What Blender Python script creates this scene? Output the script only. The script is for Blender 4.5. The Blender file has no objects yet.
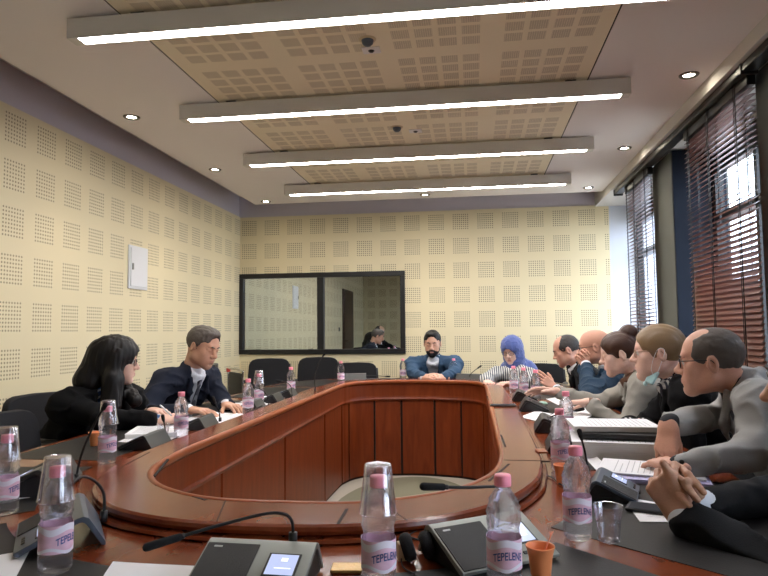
import bpy, bmesh, math, random
import numpy as np
from mathutils import Vector, Matrix
random.seed(5)
PI = math.pi
SC = bpy.context.scene
COL = SC.collection
# ------------------------------------------------------------------ camera
FPX = 637.59
YAW, PITCH, ROLL = 0.13810645, 0.06803728, -0.00933895
CAM = np.array([0, 0, 1.19])
_cy, _sy, _cp, _sp = math.cos(YAW), math.sin(YAW), math.cos(PITCH), math.sin(PITCH)
FW = np.array([-_sy * _cp, _cy * _cp, _sp])
_r0 = np.array([_cy, _sy, 0]); _u0 = np.cross(_r0, FW)
_c, _s = math.cos(ROLL), math.sin(ROLL)
RT = _c * _r0 + _s * _u0
UP = -_s * _r0 + _c * _u0
cam = bpy.data.objects.new('camera', bpy.data.cameras.new('camera'))
COL.objects.link(cam)
cam.data.sensor_width = 36; cam.data.lens = FPX / 768 * 36; cam.data.clip_start = 0.02
cam.matrix_world = Matrix(((RT[0], UP[0], -FW[0], CAM[0]), (RT[1], UP[1], -FW[1], CAM[1]), (RT[2], UP[2], -FW[2], CAM[2]), (0, 0, 0, 1)))
SC.camera = cam
def ray(x, y): return FW + RT * (x - 384) / FPX + UP * (288 - y) / FPX
def atz(x, y, z): d = ray(x, y); return CAM + d * (z - CAM[2]) / d[2]
def aty(x, y, Y): d = ray(x, y); return CAM + d * Y / d[1]
# ------------------------------------------------------------------ light, exposure
SC.view_settings.view_transform = 'Standard'; SC.view_settings.look = 'None'
SC.view_settings.gamma = 1; SC.view_settings.use_curve_mapping = False
SC.view_settings.exposure = 0.80
W = bpy.data.worlds.new('world'); SC.world = W; W.use_nodes = True
W.node_tree.nodes['Background'].inputs[0].default_value = (0.78, 0.86, 1.0, 1)
W.node_tree.nodes['Background'].inputs[1].default_value = 6.0
TUBE_POWER = 34.0      # emission of the ceiling tubes
SPOT_POWER = 60.0
# ------------------------------------------------------------------ materials
MATS = {}
def nmat(name):
    m = bpy.data.materials.new(name); m.use_nodes = True
    MATS[name] = m
    return m, m.node_tree.nodes, m.node_tree.links, m.node_tree.nodes['Principled BSDF']
def pm(name, col, rough=0.5, metal=0.0, bump=0.0, bscale=200, spec=0.5, var=0.0, coat=0.0, trans=0.0, ior=1.45, emit=None, sheen=0.0, stretch=None, alpha=1):
    m, N, L, P = nmat(name)
    P.inputs['Base Color'].default_value = (*col, 1)
    P.inputs['Roughness'].default_value = rough
    P.inputs['Metallic'].default_value = metal
    P.inputs['Specular IOR Level'].default_value = spec
    P.inputs['Coat Weight'].default_value = coat
    P.inputs['Coat Roughness'].default_value = 0.08
    P.inputs['Transmission Weight'].default_value = trans
    P.inputs['IOR'].default_value = ior
    P.inputs['Alpha'].default_value = alpha
    if sheen: P.inputs['Sheen Weight'].default_value = sheen
    if emit:
        P.inputs['Emission Color'].default_value = (*emit[0], 1); P.inputs['Emission Strength'].default_value = emit[1]
    if bump or var:
        tc = N.new('ShaderNodeTexCoord'); mp = N.new('ShaderNodeMapping'); nz = N.new('ShaderNodeTexNoise')
        nz.inputs['Scale'].default_value = bscale; nz.inputs['Detail'].default_value = 3
        if stretch: mp.inputs['Scale'].default_value = stretch
        L.new(tc.outputs['Object'], mp.inputs[0]); L.new(mp.outputs[0], nz.inputs[0])
        if bump:
            b = N.new('ShaderNodeBump'); b.inputs['Strength'].default_value = bump; b.inputs['Distance'].default_value = 0.004
            L.new(nz.outputs[0], b.inputs['Height']); L.new(b.outputs[0], P.inputs['Normal'])
        if var:
            mx = N.new('ShaderNodeMix'); mx.data_type = 'RGBA'
            mx.inputs[6].default_value = (*[c * (1 - var) for c in col], 1); mx.inputs[7].default_value = (*[min(1, c * (1 + var)) for c in col], 1)
            L.new(nz.outputs[0], mx.inputs[0]); L.new(mx.outputs[2], P.inputs['Base Color'])
    return m
def mth(N, L, op, a, b=None, c=None):
    n = N.new('ShaderNodeMath'); n.operation = op
    for i, v in enumerate((a, b, c)):
        if v is None: continue
        if isinstance(v, (int, float)): n.inputs[i].default_value = v
        else: L.new(v, n.inputs[i])
    return n.outputs[0]
def perforated(name, base, hole, u, v, u0, v0, pitch, hp, nh, rad, rough=0.6):
    """plaster board with square fields of small round holes; u, v = axis letters, (u0, v0) = centre of one field"""
    m, N, L, P = nmat(name)
    g = N.new('ShaderNodeTexCoord'); s = N.new('ShaderNodeSeparateXYZ'); L.new(g.outputs['Object'], s.inputs[0])
    M = lambda *a: mth(N, L, *a)
    res = []
    for ax, o in ((u, u0), (v, v0)):
        c = s.outputs[ax]
        f = M('SUBTRACT', M('MULTIPLY', M('FRACT', M('ADD', M('DIVIDE', M('SUBTRACT', c, o), pitch), 100.5)), pitch), pitch / 2)   # -p/2..p/2 in field
        inside = M('LESS_THAN', M('ABSOLUTE', f), hp * nh / 2)
        h = M('SUBTRACT', M('MULTIPLY', M('FRACT', M('ADD', M('DIVIDE', f, hp), 100.0)), hp), hp / 2)
        res.append((inside, h))
    r = M('SQRT', M('ADD', M('POWER', res[0][1], 2.0), M('POWER', res[1][1], 2.0)))
    mask = M('MULTIPLY', M('MULTIPLY', res[0][0], res[1][0]), M('LESS_THAN', r, rad))
    nz = N.new('ShaderNodeTexNoise'); nz.inputs['Scale'].default_value = 1.3; L.new(g.outputs['Object'], nz.inputs[0])
    m1 = N.new('ShaderNodeMix'); m1.data_type = 'RGBA'
    m1.inputs[6].default_value = (*[c * .96 for c in base], 1); m1.inputs[7].default_value = (*[c * 1.04 for c in base], 1)
    L.new(nz.outputs[0], m1.inputs[0])
    mx = N.new('ShaderNodeMix'); mx.data_type = 'RGBA'
    L.new(m1.outputs[2], mx.inputs[6]); mx.inputs[7].default_value = (*hole, 1)
    L.new(mask, mx.inputs[0]); L.new(mx.outputs[2], P.inputs['Base Color'])
    P.inputs['Roughness'].default_value = rough
    return m
def wood(name, c1, c2, rough=0.25, coat=0.5, stretch=(1, 9, 1), scale=6):
    m, N, L, P = nmat(name)
    tc = N.new('ShaderNodeTexCoord'); mp = N.new('ShaderNodeMapping'); mp.inputs['Scale'].default_value = stretch
    nz = N.new('ShaderNodeTexNoise'); nz.inputs['Scale'].default_value = scale; nz.inputs['Detail'].default_value = 6; nz.inputs['Distortion'].default_value = .6
    cr = N.new('ShaderNodeValToRGB'); cr.color_ramp.elements[0].position = .3; cr.color_ramp.elements[1].position = .72
    cr.color_ramp.elements[0].color = (*c1, 1); cr.color_ramp.elements[1].color = (*c2, 1)
    L.new(tc.outputs['Object'], mp.inputs[0]); L.new(mp.outputs[0], nz.inputs[0]); L.new(nz.outputs[0], cr.inputs[0]); L.new(cr.outputs[0], P.inputs['Base Color'])
    P.inputs['Specular IOR Level'].default_value = .27; P.inputs['Roughness'].default_value = rough; P.inputs['Coat Weight'].default_value = coat; P.inputs['Coat Roughness'].default_value = .12
    return m
BX0, BZ0 = -2.558, 2.4005     # first field of the back wall
perforated('plaster_back', (.72, .63, .41), (.30, .25, .16), 'X', 'Z', -2.558, 2.4005, .2711, .0226, 8, .0064)
perforated('plaster_left', (.72, .63, .41), (.30, .25, .16), 'Y', 'Z', 3.378, 2.406, .2776, .0232, 8, .0062)
perforated('plaster_rear', (.72, .63, .41), (.30, .25, .16), 'X', 'Z', -2.46, 2.4005, .27, .0226, 8, .0064)
pm('plaster_plain', (.72, .63, .41), .6)
pm('ceiling_paint', (.84, .79, .78), .7)
pm('cove_paint', (.54, .50, .545), .6)
pm('bulkhead_paint', (.62, .60, .58), .6)
pm('reveal_paint', (.62, .66, .74), .25)
pm('pillar_paint', (.095, .10, .088), .5)
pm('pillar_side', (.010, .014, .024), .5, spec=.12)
wood('mahogany', (.135, .026, .009), (.22, .050, .018), .17, 0, (2.2, .8, 2), 7)
wood('mahogany_panel', (.135, .024, .006), (.205, .040, .010), .36, 0, (5, 5, .7), 5)
wood('mahogany_lip', (.25, .058, .016), (.33, .088, .026), .3, 0, (2, 2, 1), 6)
wood('dark_door', (.035, .018, .012), (.06, .03, .02), .4, .2)
wood('blind_wood', (.105, .033, .021), (.16, .052, .032), .38, .2, (1, .5, 9), 5)
pm('leather', (.012, .011, .011), .50, spec=.28, bump=.15, bscale=300)
pm('groove', (.012, .006, .004), .8)
pm('carpet', (.44, .40, .33), .95, bump=.6, bscale=350, var=.15)
pm('carpet_light', (.19, .18, .12), .95, bump=.6, bscale=300, var=.12)
pm('fixture_metal', (.66, .64, .60), .45, .1)
pm('tube_light', (1, 1, 1), .5, emit=((1, .96, .94), TUBE_POWER))
pm('spot_light', (1, 1, 1), .5, emit=((1, .88, .68), SPOT_POWER))
pm('chrome', (.55, .55, .55), .2, 1)
pm('dark_chrome', (.16, .15, .14), .3, .8)
pm('black_plastic', (.018, .018, .020), .42)
pm('black_rubber', (.012, .012, .012), .65)
pm('foam', (.010, .010, .011), .95, bump=.6, bscale=500)
pm('unit_grey', (.25, .26, .235), .42, .25)
pm('unit_blue', (.085, .105, .14), .35, .3); pm('unit_dark', (.045, .048, .046), .38, .3)
pm('grille', (.016, .016, .016), .55, bump=.5, bscale=900)
pm('screen', (.25, .3, .5), .15, emit=((.50, .56, .80), .55))
pm('screen_text', (.85, .88, .95), .3, emit=((.9, .92, 1), .5))
pm('emblem', (.5, .52, .5), .4)
pm('black_frame', (.010, .010, .011), .35)
pm('white_plastic', (.72, .73, .74), .4)
pm('paper', (.80, .80, .83), .7)
pm('paper_edge', (.76, .75, .74), .8, var=.35, bscale=30, stretch=(.3, .3, 60))
pm('print_ink', (.45, .45, .48), .7)
pm('purple_paper', (.50, .46, .72), .7)
pm('folder_black', (.012, .012, .014), .4)
pm('folder_yellow', (.66, .50, .14), .6)
pm('gold_foil', (.42, .27, .09), .3, .6, bump=.5, bscale=60)
pm('beige_card', (.62, .50, .33), .7)
pm('pink_cap', (.93, .30, .40), .45)
pm('label_pink', (.80, .48, .60), .4, var=.35, bscale=38, stretch=(1, 1, 1.6))
pm('label_white', (.80, .74, .82), .4)
pm('label_magenta', (.75, .14, .34), .4)
pm('label_blue', (.05, .09, .28), .4)
pm('orange_cup', (.80, .27, .10), .45)
pm('stirrer', (.80, .32, .20), .4)
pm('stone_green', (.30, .50, .42), .5)
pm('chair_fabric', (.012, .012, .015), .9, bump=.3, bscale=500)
pm('chair_mesh', (.018, .019, .024), .6, bump=.4, bscale=800)
pm('red_plastic', (.6, .03, .02), .4)
pm('gold', (.7, .5, .2), .25, 1)
def clear(name, tint, gl, rough, edge=.55):
    m, N, L, P = nmat(name); N.remove(P)
    out = [n for n in N if n.type == 'OUTPUT_MATERIAL'][0]
    t = N.new('ShaderNodeBsdfTransparent'); t.inputs[0].default_value = (*tint, 1)
    g = N.new('ShaderNodeBsdfGlossy'); g.inputs['Roughness'].default_value = rough
    g.inputs['Color'].default_value = (.95, .95, 1, 1)
    lw = N.new('ShaderNodeLayerWeight'); lw.inputs['Blend'].default_value = edge
    mx = N.new('ShaderNodeMixShader')
    f = mth(N, L, 'ADD', mth(N, L, 'MULTIPLY', lw.outputs['Facing'], gl), .05)
    L.new(f, mx.inputs[0]); L.new(t.outputs[0], mx.inputs[1]); L.new(g.outputs[0], mx.inputs[2]); L.new(mx.outputs[0], out.inputs[0])
    return m
clear('cup_clear', (.97, .97, .98), .38, .16)
clear('window_glass', (.95, .97, .98), .2, .02)
m, N, L, P = nmat('water_bottle'); P.inputs['Base Color'].default_value = (.97, .97, 1, 1); P.inputs['Roughness'].default_value = .06; P.inputs['Transmission Weight'].default_value = 1; P.inputs['IOR'].default_value = 1.28
out = [n for n in N if n.type == 'OUTPUT_MATERIAL'][0]; t = N.new('ShaderNodeBsdfTransparent'); t.inputs[0].default_value = (.93, .93, .97, 1); tl = N.new('ShaderNodeBsdfTranslucent'); tl.inputs[0].default_value = (.85, .85, .92, 1)
mx = N.new('ShaderNodeMixShader'); mx.inputs[0].default_value = .45; L.new(P.outputs[0], mx.inputs[1]); L.new(t.outputs[0], mx.inputs[2])
m2 = N.new('ShaderNodeMixShader'); m2.inputs[0].default_value = .07; L.new(mx.outputs[0], m2.inputs[1]); L.new(tl.outputs[0], m2.inputs[2]); L.new(m2.outputs[0], out.inputs[0])
# half-silvered booth window
m, N, L, P = nmat('booth_glass'); N.remove(P)
out = [n for n in N if n.type == 'OUTPUT_MATERIAL'][0]
t = N.new('ShaderNodeBsdfTransparent'); t.inputs[0].default_value = (.5, .52, .52, 1)
g = N.new('ShaderNodeBsdfGlossy'); g.inputs['Roughness'].default_value = .012; g.inputs['Color'].default_value = (.84, .93, .98, 1)
mx = N.new('ShaderNodeMixShader'); mx.inputs[0].default_value = .66
L.new(t.outputs[0], mx.inputs[1]); L.new(g.outputs[0], mx.inputs[2]); L.new(mx.outputs[0], out.inputs[0])
# ------------------------------------------------------------------ mesh helpers
class MB:
    def __init__(s): s.v = []; s.f = []; s.m = []
    def add(s, vs, fs, mi=0):
        o = len(s.v); s.v += [tuple(map(float, p)) for p in vs]; s.f += [tuple(i + o for i in f) for f in fs]; s.m += [mi] * len(fs)
    def box(s, a, b, mi=0, M=None):
        (x0, y0, z0), (x1, y1, z1) = a, b
        vs = [(x0, y0, z0), (x1, y0, z0), (x1, y1, z0), (x0, y1, z0), (x0, y0, z1), (x1, y0, z1), (x1, y1, z1), (x0, y1, z1)]
        if M is not None: vs = [tuple(M @ Vector(v)) for v in vs]
        s.add(vs, [(0, 3, 2, 1), (4, 5, 6, 7), (0, 1, 5, 4), (1, 2, 6, 5), (2, 3, 7, 6), (3, 0, 4, 7)], mi)
    def tube(s, pts, r, n=8, mi=0, cap=True):
        P = [np.array(p, float) for p in pts]; k = len(P)
        rs = r if isinstance(r, (list, tuple)) else [r] * k
        T = []
        for i in range(k):
            d = P[min(i + 1, k - 1)] - P[max(i - 1, 0)]; T.append(d / (np.linalg.norm(d) + 1e-9))
        a = np.array([0, 0, 1.]) if abs(T[0][2]) < .9 else np.array([1., 0, 0])
        u = np.cross(T[0], a); u /= np.linalg.norm(u)
        vs = []
        for i in range(k):
            u = u - T[i] * (u @ T[i]); u /= np.linalg.norm(u) + 1e-9; w = np.cross(T[i], u)
            for j in range(n):
                t = 2 * PI * j / n; vs.append(P[i] + rs[i] * (math.cos(t) * u + math.sin(t) * w))
        fs = [(i * n + j, i * n + (j + 1) % n, (i + 1) * n + (j + 1) % n, (i + 1) * n + j) for i in range(k - 1) for j in range(n)]
        if cap: fs += [tuple(range(n))[::-1], tuple(range((k - 1) * n, k * n))]
        s.add(vs, fs, mi)
    def lathe(s, prof, n=24, mi=0, c=(0, 0, 0), twist=None):
        vs = []
        for k, (r, z) in enumerate(prof):
            for j in range(n):
                t = 2 * PI * j / n; rr = r + (twist(t, z, r) if twist else 0)
                vs.append((c[0] + rr * math.cos(t), c[1] + rr * math.sin(t), c[2] + z))
        K = len(prof)
        fs = [(i * n + j, i * n + (j + 1) % n, (i + 1) * n + (j + 1) % n, (i + 1) * n + j) for i in range(K - 1) for j in range(n)]
        if prof[0][0] < 1e-3 * 1.1 or True: pass
        s.add(vs, fs, mi)
    def disc(s, r, z, n=24, mi=0, c=(0, 0, 0), up=True):
        vs = [(c[0] + r * math.cos(2 * PI * j / n), c[1] + r * math.sin(2 * PI * j / n), c[2] + z) for j in range(n)]
        s.add(vs, [tuple(range(n)) if up else tuple(range(n))[::-1]], mi)
    def prism(s, poly, z0, z1, mi=0):
        n = len(poly)
        vs = [(x, y, z0) for x, y in poly] + [(x, y, z1) for x, y in poly]
        s.add(vs, [tuple(range(n))[::-1], tuple(range(n, 2 * n))] + [(i, (i + 1) % n, n + (i + 1) % n, n + i) for i in range(n)], mi)
    def build(s, name, mats, parent=None, smooth=False, bevel=0, loc=None, rot=None, seg=2):
        me = bpy.data.meshes.new(name); me.from_pydata(s.v, [], s.f)
        if isinstance(mats, str): mats = [mats]
        for q in mats: me.materials.append(MATS[q])
        if len(mats) > 1: me.polygons.foreach_set('material_index', s.m)
        bm = bmesh.new(); bm.from_mesh(me); bmesh.ops.recalc_face_normals(bm, faces=bm.faces); bm.to_mesh(me); bm.free()
        if smooth: me.shade_smooth()
        o = bpy.data.objects.new(name, me); COL.objects.link(o)
        if parent: o.parent = parent
        if loc is not None: o.location = loc
        if rot is not None: o.rotation_euler = rot
        if bevel:
            b = o.modifiers.new('bevel', 'BEVEL'); b.width = bevel; b.segments = seg; b.limit_method = 'ANGLE'
            me.shade_smooth(); 
            b.harden_normals = True
        return o
def thing(name, label, cat, loc=(0, 0, 0), rz=0, group=None):
    o = bpy.data.objects.new(name, None); COL.objects.link(o); o.location = tuple(map(float, loc)); o.rotation_euler = (0, 0, rz)
    o.empty_display_size = .05
    return tag(o, label, cat, group)
def tag(o, label, cat, group=None):
    o['label'] = label; o['category'] = cat
    if group: o['group'] = group
    return o
def struct(o): o['kind'] = 'structure'; return o
def copy_tree(o, parent=None):
    c = o.copy(); COL.objects.link(c); c.parent = parent
    for ch in list(o.children): copy_tree(ch, c)
    return c
def sbox(name, a, b, mat, bevel=0):
    q = MB(); q.box(a, b); return struct(q.build(name, mat, bevel=bevel))
def quad_wall(name, rects, mat):
    q = MB()
    for a, b in rects: q.box(a, b)
    return struct(q.build(name, mat))
def spline(pts, n=10, closed=False):
    P = [np.array(p, float) for p in pts]; out = []; k = len(P)
    rng = range(k) if closed else range(k - 1)
    g = (lambda i: P[i % k]) if closed else (lambda i: P[max(0, min(k - 1, i))])
    for i in rng:
        p0, p1, p2, p3 = g(i - 1), g(i), g(i + 1), g(i + 2)
        for j in range(n):
            t = j / n
            out.append(.5 * ((2 * p1) + (-p0 + p2) * t + (2 * p0 - 5 * p1 + 4 * p2 - p3) * t * t + (-p0 + 3 * p1 - 3 * p2 + p3) * t ** 3))
    if not closed: out.append(P[-1])
    return out
# ------------------------------------------------------------------ room
XL, YB, YR, ZC = -2.668, 7.07, -1.28, 2.594
XR, XW = 1.47, 1.74
(sbox('floor', (XL - .1, YR - .1, -.08), (XW + .2, YB + .1, 0), 'carpet'))
ZT = 2.78
quad_wall('wall_left', [((XL - .12, YR, 0), (XL, YB, 2.535))], 'plaster_left')
quad_wall('trim_1', [((XL - .12, YR, 2.535), (XL - .012, YB, ZT))], 'cove_paint')
quad_wall('wall_back', [((XL - .12, YB, 0), (XR, YB + .1, .941)), ((XL - .12, YB, 1.866), (XR, YB + .1, 2.530)), ((XL - .12, YB, .941), (-2.69, YB + .1, 1.866)), ((-.745, YB, .941), (XR, YB + .1, 1.866))], 'plaster_back')
quad_wall('trim_2', [((XL - .12, YB + .012, 2.530), (XR + .02, YB + .1, ZT))], 'cove_paint')
quad_wall('wall_rear', [((XL - .12, YR - .1, 0), (XW + .1, YR, ZT))], 'plaster_rear')
# cover board over the slot
sbox('ceiling_slot', (XL - .12, YR - .1, ZT), (XW + .2, YB + .1, ZT + .06), 'cove_paint').name = 'ceiling_2'
# dropped ceiling with beige perforated strip
quad_wall('ceiling_1', [((-2.35, YR, ZC), (-1.52, 6.67, ZC + .05)), ((.67, YR, ZC), (1.33, 6.67, ZC + .05)), ((-1.52, 6.30, ZC), (.67, 6.67, ZC + .05))], 'ceiling_paint')
m, N, L, P = nmat('ceiling_perforated')
g = N.new('ShaderNodeTexCoord'); s = N.new('ShaderNodeSeparateXYZ'); L.new(g.outputs['Object'], s.inputs[0])
M_ = lambda *a: mth(N, L, *a)
fac = None; fin = None
for ax, o in (('X', -.319 + 1.5 * .1115 - 5.35), ('Y', 3.238 + 1.5 * .1115 - 5.35)):
    f = M_('SUBTRACT', M_('MULTIPLY', M_('FRACT', M_('ADD', M_('DIVIDE', M_('SUBTRACT', s.outputs[ax], o), .535), 100.5)), .535), .2675)
    ins = M_('LESS_THAN', M_('ABSOLUTE', f), .1115 * 2)
    h = M_('ABSOLUTE', M_('SUBTRACT', M_('FRACT', M_('ADD', M_('DIVIDE', f, .1115), 100.0)), .5))
    blk = M_('LESS_THAN', h, .38)
    q = M_('MULTIPLY', ins, blk); fac = q if fac is None else M_('MULTIPLY', fac, q)
    hh = M_('LESS_THAN', M_('ABSOLUTE', M_('SUBTRACT', M_('FRACT', M_('MULTIPLY', s.outputs[ax], 1 / .0105)), .5)), .40)
    fin = hh if fin is None else M_('MULTIPLY', fin, hh)
mx = N.new('ShaderNodeMix'); mx.data_type = 'RGBA'; mx.inputs[6].default_value = (.86, .76, .58, 1); mx.inputs[7].default_value = (.55, .46, .34, 1)
L.new(M_('MULTIPLY', fac, fin), mx.inputs[0]); L.new(mx.outputs[2], P.inputs['Base Color']); P.inputs['Roughness'].default_value = .7
quad_wall('ceiling_3', [((-1.513, YR, ZC + .003), (.663, 6.293, ZC + .05))], 'ceiling_perforated')
q = MB()
q.box((-1.52, YR, ZC + .004), (-1.513, 6.30, ZC + .05)); q.box((.663, YR, ZC + .004), (.67, 6.30, ZC + .05)); q.box((-1.52, 6.293, ZC + .004), (.67, 6.30, ZC + .05))
struct(q.build('trim_3', 'groove'))
# bulkhead above the windows and right wall with window openings, seen and added ones
quad_wall('trim_4', [((1.33, YR, 2.515), (XW + .1, YB + .1, ZC + .01)), ((1.33, YR, ZC), (1.36, YB + .1, ZT))], 'bulkhead_paint')
SILL, HEAD = .93, 2.47
quad_wall('wall_right', [((XR, YR, 0), (XW + .12, YB, SILL - .03)), ((XW, YR, HEAD), (XW + .12, YB, 2.51))], 'ceiling_paint')
wins = [(5.38, 7.07), (3.46, 4.87), (1.50, 2.90), (-.45, .95)]  # last pair is out of view, added to bring in daylight
quad_wall('trim_5', [((XR, 4.885, SILL - .03), (XW + .12, 5.38, 2.5)), ((XR, 2.905, SILL - .03), (XW + .12, 3.46, 2.5)), ((XR, .955, SILL - .03), (XW + .12, 1.50, 2.5)), ((XR, YR, SILL - .03), (XW + .12, -.45, 2.5))], 'pillar_paint')
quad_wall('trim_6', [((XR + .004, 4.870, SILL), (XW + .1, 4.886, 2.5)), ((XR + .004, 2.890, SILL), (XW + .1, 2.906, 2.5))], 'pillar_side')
quad_wall('trim_7', [((XR, YB, 0), (XW + .2, YB + .1, ZT))], 'reveal_paint')
for i, (y0, y1) in enumerate(wins):
    sbox('trim_%d' % (8 + i), (XR - .03, y0, SILL - .03), (XW + .05, y1, SILL), 'white_plastic', .004)
    f = MB()
    X0, X1 = XW + .005, XW + .065
    f.box((X0, y0, SILL), (X1, y0 + .05, HEAD)); f.box((X0, y1 - .05, SILL), (X1, y1, HEAD)); f.box((X0, y0 + .05, SILL), (X1, y1 - .05, SILL + .05)); f.box((X0, y0 + .05, HEAD - .16), (X1, y1 - .05, HEAD))
    f.box((X0, y0 + .05, 1.95), (X1, y1 - .05, 2.01)); f.box((X0, (y0 + y1) / 2 - .02, SILL + .05), (X1, (y0 + y1) / 2 + .02, HEAD - .16))
    w = struct(f.build('window_%d' % (i + 1), 'black_frame'))
    gq = MB(); gq.box((XW + .03, y0 + .05, SILL + .05), (XW + .036, y1 - .05, HEAD - .05)); gq.build('window_pane', 'window_glass', w)
# baseboards
sbox('baseboard_left', (XL, YR, 0), (XL + .015, YB, .09), 'dark_door'); sbox('baseboard_back', (XL + .015, YB - .015, 0), (XR, YB, .09), 'dark_door')
# booth behind the observation window
BG = XL, -.745
q = MB()
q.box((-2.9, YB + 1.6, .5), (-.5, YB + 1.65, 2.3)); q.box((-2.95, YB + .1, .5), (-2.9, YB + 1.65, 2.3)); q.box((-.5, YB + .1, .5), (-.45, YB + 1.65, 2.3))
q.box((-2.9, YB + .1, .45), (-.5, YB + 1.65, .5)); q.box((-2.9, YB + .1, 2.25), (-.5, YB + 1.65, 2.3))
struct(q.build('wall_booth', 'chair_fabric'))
q = MB(); y0, y1 = YB - .025, YB + .07
q.box((XL, y0, .941), (BG[1], y1, .996)); q.box((XL, y0, 1.812), (BG[1], y1, 1.866))
q.box((XL, y0, .996), (-2.622, y1, 1.812)); q.box((-.800, y0, .996), (BG[1], y1, 1.812)); q.box((-1.747, y0, .996), (-1.671, y1, 1.812))
ow = struct(q.build('window_5', 'black_frame', bevel=.004))
for a, b in ((-2.622, -1.747), (-1.671, -.8)):
    q = MB(); q.box((a, YB + .012, .996), (b, YB + .018, 1.812)); q.build('window_pane', 'booth_glass', ow)
# door in the left wall close to the camera (seen mirrored in the booth window)
q = MB(); q.box((XL, .17, 0), (XL + .03, 1.26, 2.08)); dr = struct(q.build('door_1', 'dark_door', bevel=.003))
q = MB(); q.box((XL + .03, .24, 0.02), (XL + .04, 1.19, 2.02)); q.build('door_panel', 'dark_door', dr, bevel=.004)
q = MB(); q.tube([(XL + .04, 1.12, 1.0), (XL + .09, 1.12, 1.0), (XL + .09, 1.01, 1.0)], .009, 8); q.build('door_handle', 'chrome', dr, True)
# small light switch near the door and white flush cabinet high on the wall
q = MB(); q.box((XL, 1.55, 1.20), (XL + .012, 1.62, 1.28)); sw = tag(q.build('light_switch', 'black_plastic', bevel=.003), 'dark light switch by the dark door, seen mirrored in the booth window', 'light switch')
t = thing('wall_cabinet', 'small white flush cabinet mounted high on the left perforated wall', 'cabinet', (XL, 4.785, 1.715))
q = MB(); q.box((0, -.145, -.17), (.012, .145, .175)); q.build('frame', 'white_plastic', t, bevel=.003)
q = MB(); q.box((.012, -.125, -.15), (.02, .125, .155)); d = q.build('cabinet_door', 'white_plastic', t, bevel=.003)
q = MB(); q.box((.02, -.112, -.02), (.028, -.098, .03)); q.build('latch', 'unit_grey', d)
# floor: pale carpet island inside the table
q = MB(); q.prism([(x, y) for x, y in [(-.465 + .50 * math.cos(a), 4.3 + .95 * math.sin(a)) for a in np.linspace(0, 2 * PI, 49)[:-1]]], 0, .012)
tag(q.build('oval_rug', 'carpet_light'), 'pale green beige oval rug on the floor inside the table ring', 'rug')
# ------------------------------------------------------------------ outside
q = MB(); q.box((3, -30, -6.2), (60, 40, -6)); struct(q.build('ground', 'carpet'))
pm('pink_brick', (.42, .26, .25), .9, var=.2, bscale=4); pm('facade_window', (.05, .06, .08), .2); pm('roof_tile', (.25, .10, .07), .9)
t = thing('building', 'pinkish building outside beyond the blinds of the window wall', 'building', (14, 18, -6))
q = MB(); q.box((0, -9, 0), (8, 26, 6.9)); bw = q.build('facade', 'pink_brick', t)
q = MB(); q.box((-.4, -9.4, 6.9), (8.4, 26.4, 7.2)); q.build('roof', 'roof_tile', t)
for yy in range(-7, 25, 4):
    for zz in (1.2, 4.2):
        q = MB(); q.box((-.05, yy, zz), (0, yy + 1.5, zz + 2)); q.build('window', 'facade_window', t)
# ------------------------------------------------------------------ venetian blinds
def blind(label, y0, y1, x, tilt_hi, tilt_lo, tapes):
    t = thing('venetian_blind', label, 'window blind', (x, (y0 + y1) / 2, HEAD), group='wooden venetian blinds along the window wall')
    w = (y1 - y0) / 2
    q = MB(); q.box((-.022, -w, -.055), (.022, w, .0)); q.build('headrail', 'black_frame', t, bevel=.004)
    q = MB(); n = 47; z0, z1 = -.075, SILL + .05 - HEAD
    for i in range(n):
        f = i / (n - 1); z = z0 + (z1 - z0) * f; a = math.radians(tilt_hi + (tilt_lo - tilt_hi) * min(1, f * 1.35))
        c, s_ = math.cos(a) * .0205, math.sin(a) * .0205
        vs = []
        for yy in (-w, w):
            for u, k in ((-1, 0), (-.5, .0022), (0, .003), (.5, .0022), (1, 0)):
                vs.append((u * c + k * math.sin(a), yy, z + u * s_ + k * math.cos(a)))
            for u, k in ((1, -.0022), (0, .0008), (-1, -.0022)):
                vs.append((u * c + k * math.sin(a), yy, z + u * s_ + k * math.cos(a)))
        q.add(vs, [(j, (j + 1) % 8, 8 + (j + 1) % 8, 8 + j) for j in range(8)] + [tuple(range(8)), tuple(range(8, 16))[::-1]])
    q.build('slats', 'blind_wood', t)
    q = MB(); q.box((-.02, -w, z1 - .035), (.02, w, z1 - .015)); q.build('bottom_rail', 'blind_wood', t, bevel=.003)
    for yt in tapes:
        q = MB()
        for sx in (-.027, .027):
            for dy in (-.012, .012): q.tube([(sx, yt + dy, 0), (sx, yt + dy, z1 - .03)], .0022, 5)
            q.tube([(sx * .9, yt + .0, 0), (sx * .9, yt, z1 - .03)], .0026, 5)
        q.build('ladder_cord', 'black_frame', t)
    return t
blind('reddish brown wooden venetian blind in the far window by the back wall', 5.22, 5.98, 1.41, 12, 20, (-.30, 0.05, .30))
blind('large reddish brown wooden venetian blind behind the man in the grey jacket', 3.36, 4.34, 1.41, 9, 60, (-.34, 0.06, .40))
blind('reddish brown wooden venetian blind nearest the camera, beside the clasped hands man', 1.54, 2.87, 1.41, 16, 60, (-.5, 0, .5))
t = thing('curtain_rail', 'long black rail under the bulkhead that carries the wooden blinds', 'curtain rail', (1.40, 4.2, 2.47))
q = MB(); q.box((-.045, -2.7, 0), (.03, 2.05, .045)); q.build('rail', 'black_frame', t, bevel=.006)
for y in (-2.7, -.86, 2.05):
    q = MB(); q.box((-.05, y - .012, -.012), (.034, y + .012, .045)); q.build('end_cap', 'black_plastic', t, bevel=.004)
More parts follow.
